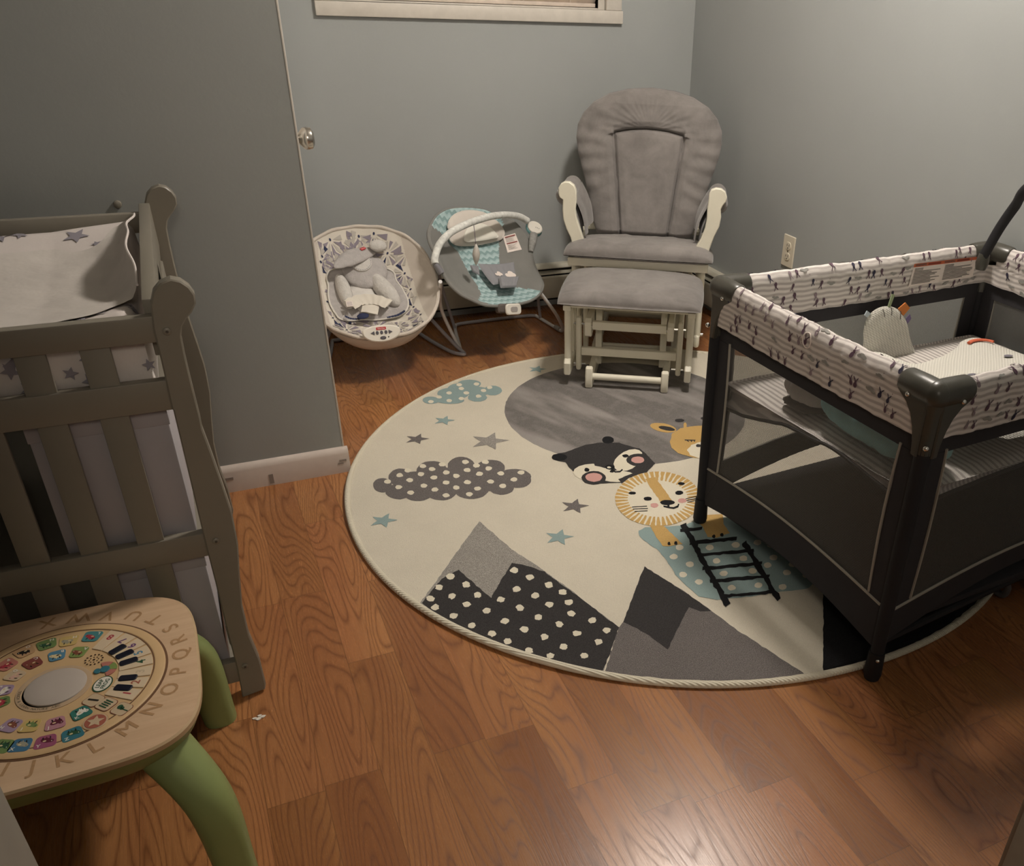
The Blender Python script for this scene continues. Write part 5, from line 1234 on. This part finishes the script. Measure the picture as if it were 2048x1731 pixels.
for i, nm in enumerate(('left', 'front', 'right', 'back')):
    F, L = sideM(nm); b = MB(); nS = 150; uvs = []
    s0, s1 = .045, L-.045; wmax = al[-1]
    vs = []; 
    for a in range(nS+1):
        for k in range(31): w_ = wmax*k/30; ed = .036 if (w_ < .05 or w_ > wmax-.05) else 0; s_ = s0-ed+(s1-s0+2*ed)*a/nS; vs.append(bandP(F, L, s_, w_, 0, i*10)); uvs.append((s_, w_))
    fs = [(a*31+k, (a+1)*31+k, (a+1)*31+k+1, a*31+k+1) for a in range(nS) for k in range(30)]
    b.add(vs, fs, 0)
    # printed bunnies and clouds, on both faces
    cell = .031; cols = int((s1-s0)/cell); rows = int(wmax/.030)
    for a in range(cols):
        for k in range(rows):
            if rb.random() < .30: continue
            s_ = s0+(a+.5+rb.uniform(-.32, .32)+.5*(k % 2))*cell; w_ = (k+.5+rb.uniform(-.25, .25))*.030
            if s_ > s1-.012 or s_ < s0+.012: continue
            kd = 1 if rb.random() < .24 else 0; col = 3 if kd else rb.choice((1, 1, 2, 4, 1)); inner = w_ < al[-1]*.5
            for p_ in bunny(0, 0, rb.uniform(1.0, 1.3)*(1.25 if kd else 1), kd, rb.uniform(-.35, .35)+PI):
                pp_ = [bandP(F, L, s_+q[0], min(wmax-.001, max(.001, w_+q[1]*(1))), .0016, i*10) for q in p_]
                n0_ = len(b.v); b.poly(pp_, col); uvs += [(0, 0)]*(len(b.v)-n0_)
            if rb.random() < .5:
                sx_, wy_ = s_+rb.uniform(-.014, .014), min(wmax-.004, max(.004, w_+rb.uniform(-.014, .014)))
                pp_ = [bandP(F, L, sx_+q[0], wy_+q[1], .0016, i*10) for q in ellipse(0, 0, .0011, .0011, 6)]; n0_ = len(b.v); b.poly(pp_, 1); uvs += [(0, 0)]*(len(b.v)-n0_)
    o = b.build('rail_cover', [strp, rab, rab2, rab3, rab4], cr, angle=80, merge=False)
    ul = o.data.uv_layers.new(name='UVMap')
    for lp in o.data.loops: ul.data[lp.index].uv = uvs[lp.vertex_index]
    if nm == 'left':
        q = onpl(1617, 675, F @ Matrix.Translation((0, 0, .018))); ring = [bandP(F, L, q[0]+.0125*math.cos(t), al[-1]-(q[1]-.596)+.016*math.sin(t), .0022, 0) for t in [2*PI*k/30 for k in range(30)]]
        b = MB(); b.tube(ring, .0012, 6, closed=True); b.build('embroidered_ring', lwh, o)
    if nm == 'back':
        F2 = F @ Matrix.Translation((0, 0, -.0215)); o6 = lambda x_, y_: onpl(1380+x_/3.066, 380+y_/3.066, F2)
        cq = [o6(1375, 452), o6(1758, 408), o6(1732, 532), o6(1338, 592)]
        def lp_(u, v, d=0.): a = Vector(cq[0]).lerp(Vector(cq[1]), u); c = Vector(cq[3]).lerp(Vector(cq[2]), u); p = a.lerp(c, v); return F2 @ Vector((p.x, p.y, -d))
        def quad(b, u0, v0, u1, v1, m_, d): b.poly([lp_(u0+(u1-u0)*k/6, v0, d) for k in range(7)]+[lp_(u1-(u1-u0)*k/6, v1, d) for k in range(7)], m_)
        b = MB(); quad(b, 0, 0, 1, 1, 0, .0005); quad(b, 0, 0, 1, .15, 1, .001)
        for u0, u1 in ((.22, .42), (.68, .88)): quad(b, u0, .03, u1, .12, 2, .0015)
        for k in range(11):
            for u0, u1 in ((.03, .46), (.5, .97)):
                v0 = .22+k*.066; quad(b, u0, v0, u0+(u1-u0)*(.3 if k in (0, 1) else rb.uniform(.6, 1)), v0+.028, 3, .0015)
        # heading lettering
        for uc, tx in ((.11, 'WARNING'), (.56, 'WARNING')):
            p0_ = lp_(uc, .075, .002); p1_ = lp_(uc+.05, .075, .002); TMt = frame(p0_, (p1_-p0_), (0, 0, 1)); put_text(b, tx, .009, TMt, 3, True)
        b.build('warning_label', [lwh, mat('label_orange', '#c8643c', .6), mat('label_rust', '#8c3a26', .6), mat('label_ink', '#5a5650', .6)], o, smooth=False)
    # black frame fabric, netting and piping
    pzl, bz = {'left': (lambda t: .19+.022*math.sin(PI*t), lambda t: .075+.04*math.sin(PI*t)), 'front': (lambda t: .185+.06*math.sin(PI*t), lambda t: .095+.095*math.sin(PI*t)), 'right': (lambda t: .19+.022*math.sin(PI*t), lambda t: .08+.04*math.sin(PI*t)), 'back': (lambda t: .185+.05*math.sin(PI*t), lambda t: .09+.08*math.sin(PI*t))}[nm]
    a0, a1 = .062, L-.058
    b = MB()
    b.prism([(.01, .553), (L-.01, .553), (L-.01, .612), (.01, .612)], .004, 0, F @ Matrix.Translation((0, 0, -.004)))
    b.prism([(.006, .08), (a0, .17), (a0, .555), (.006, .555)], .004, 0, F @ Matrix.Translation((0, 0, -.003)))
    b.prism([(a1, .17), (L-.006, .08), (L-.006, .555), (a1, .555)], .004, 0, F @ Matrix.Translation((0, 0, -.003)))
    tt_ = [k/28 for k in range(29)]
    b.prism([(.012+(L-.024)*t, bz(t)) for t in tt_]+[(.012+(L-.024)*t, pzl(t)) for t in reversed(tt_)], .004, 0, F @ Matrix.Translation((0, 0, -.0035)))
    b.build('side_fabric', blk, cr, smooth=False)
    b = MB(); b.grid(lambda u, v: F @ Vector((a0-.002+(a1-a0+.004)*u, (pzl(u)-.002)*(1-v)+.555*v, -.0015-.006*math.sin(PI*u)*math.sin(PI*v))), 20, 16); b.build('netting', net, cr)
    b = MB(); b.tube([F @ Vector((.018+(L-.036)*t, pzl(t), .0015)) for t in tt_], .0034, 6); b.build('piping', pip, cr)
    for aa_ in (a0, a1):
        b = MB(); b.tube([F @ Vector((aa_+.006*math.sin(k*PI/10)*(1 if aa_ < .1 else -1), .20+(.56-.20)*k/10, .0015)) for k in range(11)], .0032, 6); b.build('piping', pip, cr)
    b = MB(); b.tube([F @ Vector((.01, .083, -.015)), F @ Vector((L/2, .10, -.03)), F @ Vector((L-.01, .083, -.015))], .009, 8); b.build('bottom_bar', M['black'], cr)
# legs, feet and corner brackets
for (lx, ly) in ((0, 0), (0, PW), (PL, PW), (PL, 0)):
    sx, sy = (1 if lx == 0 else -1), (1 if ly == 0 else -1)
    def lp3(x_, y_, z_): return PMt @ Vector((lx+sx*x_, ly+sy*y_, z_))
    gz = RT+.001 if (lx == 0 and ly > 0) else .0005
    b = MB(); b.tube([lp3(.0, .0, gz+.04), lp3(.0, .0, .30), lp3(.0, .0, .66)], [.0145, .0165, .0172], 14); lg = b.build('leg', blk2, cr)
    b = MB(); b.tube([lp3(0, 0, gz), lp3(0, 0, gz+.012), lp3(0, 0, gz+.075)], [.017, .020, .0175], 16); ft = b.build('foot', M['black'], cr)
    p = lp3(-.010, -.015, gz+.062); b = MB(); b.ell(p, (.0045, .0045, .0045)); b.build('rivet', M['chrome'], ft)
    # bracket: two sockets, a rounded corner and a web running down the leg
    b = MB(); b.tube([lp3(0, 0, .685), lp3(.03, 0, .685), lp3(.072, 0, .685), lp3(.078, 0, .685)], [.027, .0275, .0262, .0235], 20)
    b.tube([lp3(0, 0, .685), lp3(0, .03, .685), lp3(0, .072, .685), lp3(0, .078, .685)], [.027, .0275, .0262, .0235], 20)
    b.ell(lp3(0, 0, .685), (.0272, .0272, .0275), None, 0, 24, 16)
    b.tube([lp3(0, 0, .69), lp3(0, 0, .65), lp3(0, 0, .60), lp3(0, 0, .565)], [.026, .0180, .0175, .0170], 20)
    web = [(0, .69), (.074, .685), (.071, .666), (.052, .654), (.036, .636), (.025, .612), (.018, .585), (.015, .56), (0, .56)]
    F1 = frame(lp3(0, -.0215, 0), lp3(1, 0, 0)-lp3(0, 0, 0), (0, 0, 1)); F2_ = frame(lp3(-.0215, 0, 0), lp3(0, 1, 0)-lp3(0, 0, 0), (0, 0, 1))
    for F_, inward in ((F1, Vector(lp3(0, 1, 0)-lp3(0, 0, 0))), (F2_, Vector(lp3(1, 0, 0)-lp3(0, 0, 0)))):
        sgn = 1 if F_.col[2].to_3d().dot(inward) > 0 else -1
        b.prism(web, .016, 0, F_ @ (Matrix.Identity(4) if sgn > 0 else Matrix.Translation((0, 0, -.016))), .003)
    bk = b.build('corner_bracket', brk, cr, angle=32, merge=True)
    b = MB()
    b.ell(lp3(.046, -.0245, .672), (.0055, .0055, .0055), None, 0, 12, 8); b.build('rivet', M['chrome'], bk)
    b = MB(); b.ell(lp3(-.0245, .046, .672), (.0055, .0055, .0055), None, 0, 12, 8); b.build('rivet', M['chrome'], bk)
    b = MB(); b.ell(lp3(-.017, -.017, .585), (.006, .006, .006), None, 0, 12, 8); b.build('rivet', M['chrome'], bk)
# centre foot of the long side
b = MB(); q = onz(2008, 1192, .01); b.tube(smooth_path([(q.x-.03, q.y+.12, .09), (q.x-.02, q.y+.03, .075), (q.x, q.y-.0, .045), (q.x+.002, q.y+.004, .012), (q.x-.005, q.y+.03, .010)], 6), .009, 10); b.build('centre_foot', mat('foot_grey', '#5c5a5c', .5), cr)
# floor pad
b = MB(); b.lohi((.02, .02, .105), (PL-.02, PW-.02, .125), .006, 0, PMt); b.build('floor_pad', blk, cr)
# raised bassinet: tray walls and mattress pad
bas = stripe_mat('bassinet_print', '#e4ddd8', '#b5aeaa', 0, .012, .5, .85, .01)
def zb(t): return interp([(0, .425), (.35, .447), (.62, .430), (.85, .385), (1, .372)], t)
b = MB()
def ring_pt(t, v):
    """t 0..4 round the tray"""
    i = int(t) % 4; f_ = t-int(t); m_ = .022
    c_ = [(m_, m_), (m_, PW-m_), (PL-m_, PW-m_), (PL-m_, m_)]; a = Vector(c_[i]); d = Vector(c_[(i+1) % 4]); p = a.lerp(d, f_)
    z0 = zb(f_) if i == 0 else (zb(1-f_) if i == 2 else (.375+.03*math.sin(PI*f_) if i == 1 else .42+.03*math.sin(PI*f_)))
    z1 = .456-.018*(p.y/PW)
    cen = Vector((PL/2, PW/2)); q = p+(cen-p)*.03*math.sin(PI*v); z = z0+(z1-z0)*v
    return PMt @ Vector((q.x, q.y, z+.002*mnoise.noise(Vector((t*14, v*5, 1)))))
b.grid(lambda u, v: ring_pt(u*3.9999, v), 160, 10); b.build('bassinet_wall', bas, cr, angle=80)
b = MB(); b.tube([ring_pt(k*4/120*.9999, 0) for k in range(120)], .0045, 6, closed=True); b.build('bassinet_edge', blk2, cr)
b = MB(); b.grid(lambda u, v: PMt @ Vector((.024+(PL-.048)*u, .024+(PW-.048)*v, (zb(v)*(1-min(1, u*3))+.40*min(1, u*3))-.004)), 24, 16); b.build('bassinet_underside', blk, cr)
mst = stripe_mat('mattress_stripe', '#d2cbc5', '#a09a95', 0, .017, .42, .85, .012)
b = MB(); b.grid(lambda u, v: PMt @ Vector((.026+(PL-.052)*u, .026+(PW-.052)*v, .452-.018*v+.006*min(1, 20*min(max(0, u), max(0, 1-u), max(0, v), max(0, 1-v)))+.002*mnoise.noise(Vector((u*9, v*7, 2))))), 60, 40); b.build('bassinet_mattress', mst, cr, angle=80)
# toy bar strap rising from the far corner clamp
tb = smooth_path([ony(1966, 512, 1.735), ony(1975, 498, 1.725), ony(2000, 455, 1.70), ony(2030, 412, 1.66), ony(2062, 372, 1.60), Vector((1.93, 1.45, 1.02)), Vector((1.945, 1.30, 1.03)), Vector((1.97, 1.18, .93)), Vector((1.985, 1.13, .72))], 8)
b = MB(); b.tube(tb, .0155, 12, flat=.55); b.build('toy_bar', blk2, cr)
b = MB(); p = ony(1966, 517, 1.735); b.tube([p+Vector((0, 0, -.03)), p+Vector((0, 0, -.012)), p+Vector((.003, 0, .012))], [.014, .018, .015], 14); b.build('toy_bar_clamp', brk, cr)
# ---- things lying in the crib
# folded turquoise blanket by the left netting
tq = mat('turquoise_blanket', '#9fd6d8', .95, .1, 20., .5, 90., .004); gq = mat('grey_blanket', '#c4bfba', .95, .06, 20., .4, 90., .004)
bk_ = thing('folded_blanket', tuple(PMt @ Vector((.10, .30, .46))), 'folded turquoise and grey baby blanket seen through the left netting of the crib', 'blanket')
def fold(x0, x1, y0, y1, z0, z1, sd_):
    def f(u, v):
        a = 2*PI*v; k = math.sin(PI*min(1, max(0, u)))**.18 if 0 < u < 1 else 0
        cx_, cz_ = (x0+x1)/2, (z0+z1)/2; y_ = y0+(y1-y0)*u
        hx = (x1-x0)/2*k; hz = (z1-z0)/2*k; c_, s_ = math.cos(a), math.sin(a)
        p = PMt @ Vector((cx_+hx*math.copysign(abs(c_)**.6, c_), y_+.006*math.sin(a*2), cz_+hz*math.copysign(abs(s_)**.7, s_)))
        return p+Vector((1, 0, .6))*(.006*mnoise.noise(Vector((u*9+sd_, v*9, sd_)))*k)
    return f
b = MB(); b.grid(fold(.034, .185, .05, .37, .470, .582, 1), 40, 30, cv=True); b.build('turquoise_layer', tq, bk_, angle=80)
b = MB(); b.grid(fold(.045, .16, .365, .50, .474, .555, 4), 30, 30, cv=True); b.build('grey_layer', gq, bk_, angle=80)
b = MB(); b.grid(fold(.045, .16, .38, .50, .462, .472, 6), 20, 20, cv=True); b.build('dark_layer', mat('dark_blanket_edge', '#5b5752', .95), bk_, angle=80)
# plush play mat with an upright head flap, tags and face details
pm = thing('plush_play_mat', tuple(PMt @ Vector((.45, .35, .47))), 'pale dotted animal play mat in the crib with an upright rounded paw and ribbon tags', 'play mat')
N = NT('dotted_minky'); co = N.coord(); x, y, z = N.sep(co)
dd = N.math('MULTIPLY', N.math('SINE', N.math('MULTIPLY', N.math('ADD', x, z), 620.)), N.math('SINE', N.math('MULTIPLY', N.math('ADD', y, N.math('MULTIPLY', z, .5)), 620.)))
N.L(N.mix(N.ramp(dd, -.5, .6), lin('#c6c3ba'), lin('#dedbd1')), N.b.inputs['Base Color']); N.b.inputs['Roughness'].default_value = .95; N.bump(dd, .5, .002); mk = N.m
Fp = frame(PMt @ Vector((0, 0, .49)), PMt.col[0].to_3d(), PMt.col[1].to_3d())
def matz(x_, y_):
    return .474+.03*math.exp(-((x_-.22)/.06)**2)*max(0, 1-max(0, y_-.40)/.12)+.04*math.exp(-((y_-.05)/.08)**2)+.012*mnoise.noise(Vector((x_*7, y_*7, 3)))+.030*math.exp(-(((x_-.55)/.3)**2+((y_-.30)/.14)**2))
mo_px = ((1735, 700), (1790, 712), (1832, 722), (1870, 712), (1912, 690), (1925, 676), (1955, 670), (1990, 680))
def matpt(px_, py_):
    G = Fp.copy(); x_, y_ = onpl(px_, py_, G)
    for _ in range(6): G.translation = PMt @ Vector((0, 0, matz(x_, y_))); x_, y_ = onpl(px_, py_, G)
    return x_, y_
mo = [matpt(*q) for q in mo_px]
outl = [(.21, .06), (.20, .30), (.21, .46)]+[(max(.22, a), min(c, .645)) for a, c in mo]+[(.86, .52), (.875, .30), (.86, .05), (.5, .05)]
mp = smooth_path([(a, c, 0) for a, c in outl], 5, True); cm = Vector((.45, .30, 0)); nm_ = len(mp)
def mg(u, v):
    p = mp[int(round(u*nm_)) % nm_]; q = cm+(p-cm)*v; e = (1-v**10)**.5; return PMt @ Vector((q.x, q.y, matz(q.x, q.y)-.010*(1-e)))
b = MB(); b.grid(mg, nm_, 40, cu=True); b.build('mat_body', mk, pm, angle=80)
def matpt(px_, py_):
    G = Fp.copy(); x_, y_ = onpl(px_, py_, G)
    for _ in range(6): G.translation = PMt @ Vector((0, 0, matz(x_, y_))); x_, y_ = onpl(px_, py_, G)
    return x_, y_
# upright paw
fy = .60; Fl = frame(PMt @ Vector((0, fy, 0)), PMt.col[0].to_3d(), Vector((0, .10, 1)))
o7 = lambda x_, y_: onpl(1700+x_/4.5546, 420+y_/4.5546, Fl)
fo = [(125, 1290), (122, 1170), (125, 1080), (150, 990), (200, 925), (270, 885), (340, 875), (410, 890), (460, 930), (500, 985), (525, 1060), (540, 1140), (565, 1220), (590, 1290), (615, 1350), (480, 1380), (330, 1370), (200, 1330)]
fp_ = smooth_path([(*o7(*q), 0) for q in fo], 5, True); cf = Vector((sum(p.x for p in fp_)/len(fp_), sum(p.y for p in fp_)/len(fp_), 0)); nf_ = len(fp_)
def fg(sg):
    def f(u, v):
        p = fp_[int(round(u*nf_)) % nf_]; q = cf+(p-cf)*v; return Fl @ Vector((q.x, q.y, sg*.012*(max(0, 1-v**4))**.5+.002*mnoise.noise(Vector((q.x*25, q.y*25, 1)))))
    return f
b = MB(); b.grid(fg(1), nf_, 16, cu=True); b.grid(fg(-1), nf_, 16, cu=True); pw = b.build('upright_paw', mk, pm, angle=80)
zf = 1 if (Fl.col[2].to_3d()).dot(CAM-Fl.translation) > 0 else -1
stm = mat('dark_stitch', '#55504c', .8)
for L_ in (((268, 893), (280, 925), (286, 962)), ((345, 880), (352, 910), (350, 950)), ((432, 912), (432, 950), (428, 985))):
    b = MB(); b.tube([Fl @ Vector((*o7(*q), zf*.0125)) for q in L_], .0012, 6); b.build('stitch_line', stm, pw)
for q_, c_, nm in ((((340, 880), (362, 880), (402, 770), (378, 762)), '#9aa884', 'green_tag'), (((435, 895), (480, 960), (540, 890), (500, 840)), '#cf7a35', 'orange_tag'), (((150, 975), (185, 940), (150, 915), (128, 955)), '#b8c4cc', 'blue_tag'), (((505, 985), (520, 1030), (552, 985), (540, 945)), '#7c6c94', 'purple_tag')):
    b = MB(); b.prism([o7(*k) for k in q_], .003, 0, Fl); b.build(nm, mat(nm, c_, .6), pw)
# face: orange arc and dark oval eye
b = MB(); Ls = [matpt(1700+x_/4.5546, 420+y_/4.5546) for x_, y_ in ((1080, 1222), (1110, 1205), (1160, 1194), (1220, 1194), (1270, 1202), (1305, 1212))]
Ls = smooth_path([(a, c, 0) for a, c in Ls], 5)
b.tube([PMt @ Vector((p.x, p.y, matz(p.x, p.y)+.004)) for p in Ls], .006, 8, flat=.6); b.build('orange_smile', mat('orange_felt', '#d2694a', .8), pm)
for x_, y_, rx in ((1440, 1338, .014), (1105, 1508, .012)):
    p = matpt(1700+x_/4.5546, 420+y_/4.5546); b = MB(); b.poly([PMt @ Vector((p[0]+a, p[1]+c, matz(p[0]+a, p[1]+c)+.004)) for a, c in ellipse(0, 0, rx, rx*.7, 14)]); b.build('felt_oval', mat('grey_felt', '#6d6a72', .8), pm)

# small white scrap lying on the floor by the changing table foot
q = onz(517, 1437, .0006); o = MB()
for dx, dy, r in ((0, 0, .006), (.009, .003, .005), (-.007, .004, .004), (.003, .008, .004)):
    o.prism([(q.x+dx+r*math.cos(a)*(1+.3*math.sin(3*a)), q.y+dy+r*.7*math.sin(a)) for a in [2*PI*k/12 for k in range(12)]], .0012, 0, Matrix.Translation((0, 0, .0006)))
tag(o.build('paper_scrap', mat('paper_white', '#d8cfc4', .8), None, smooth=False), 'tiny white paper scrap on the wood floor beside the changing table foot', 'scrap')
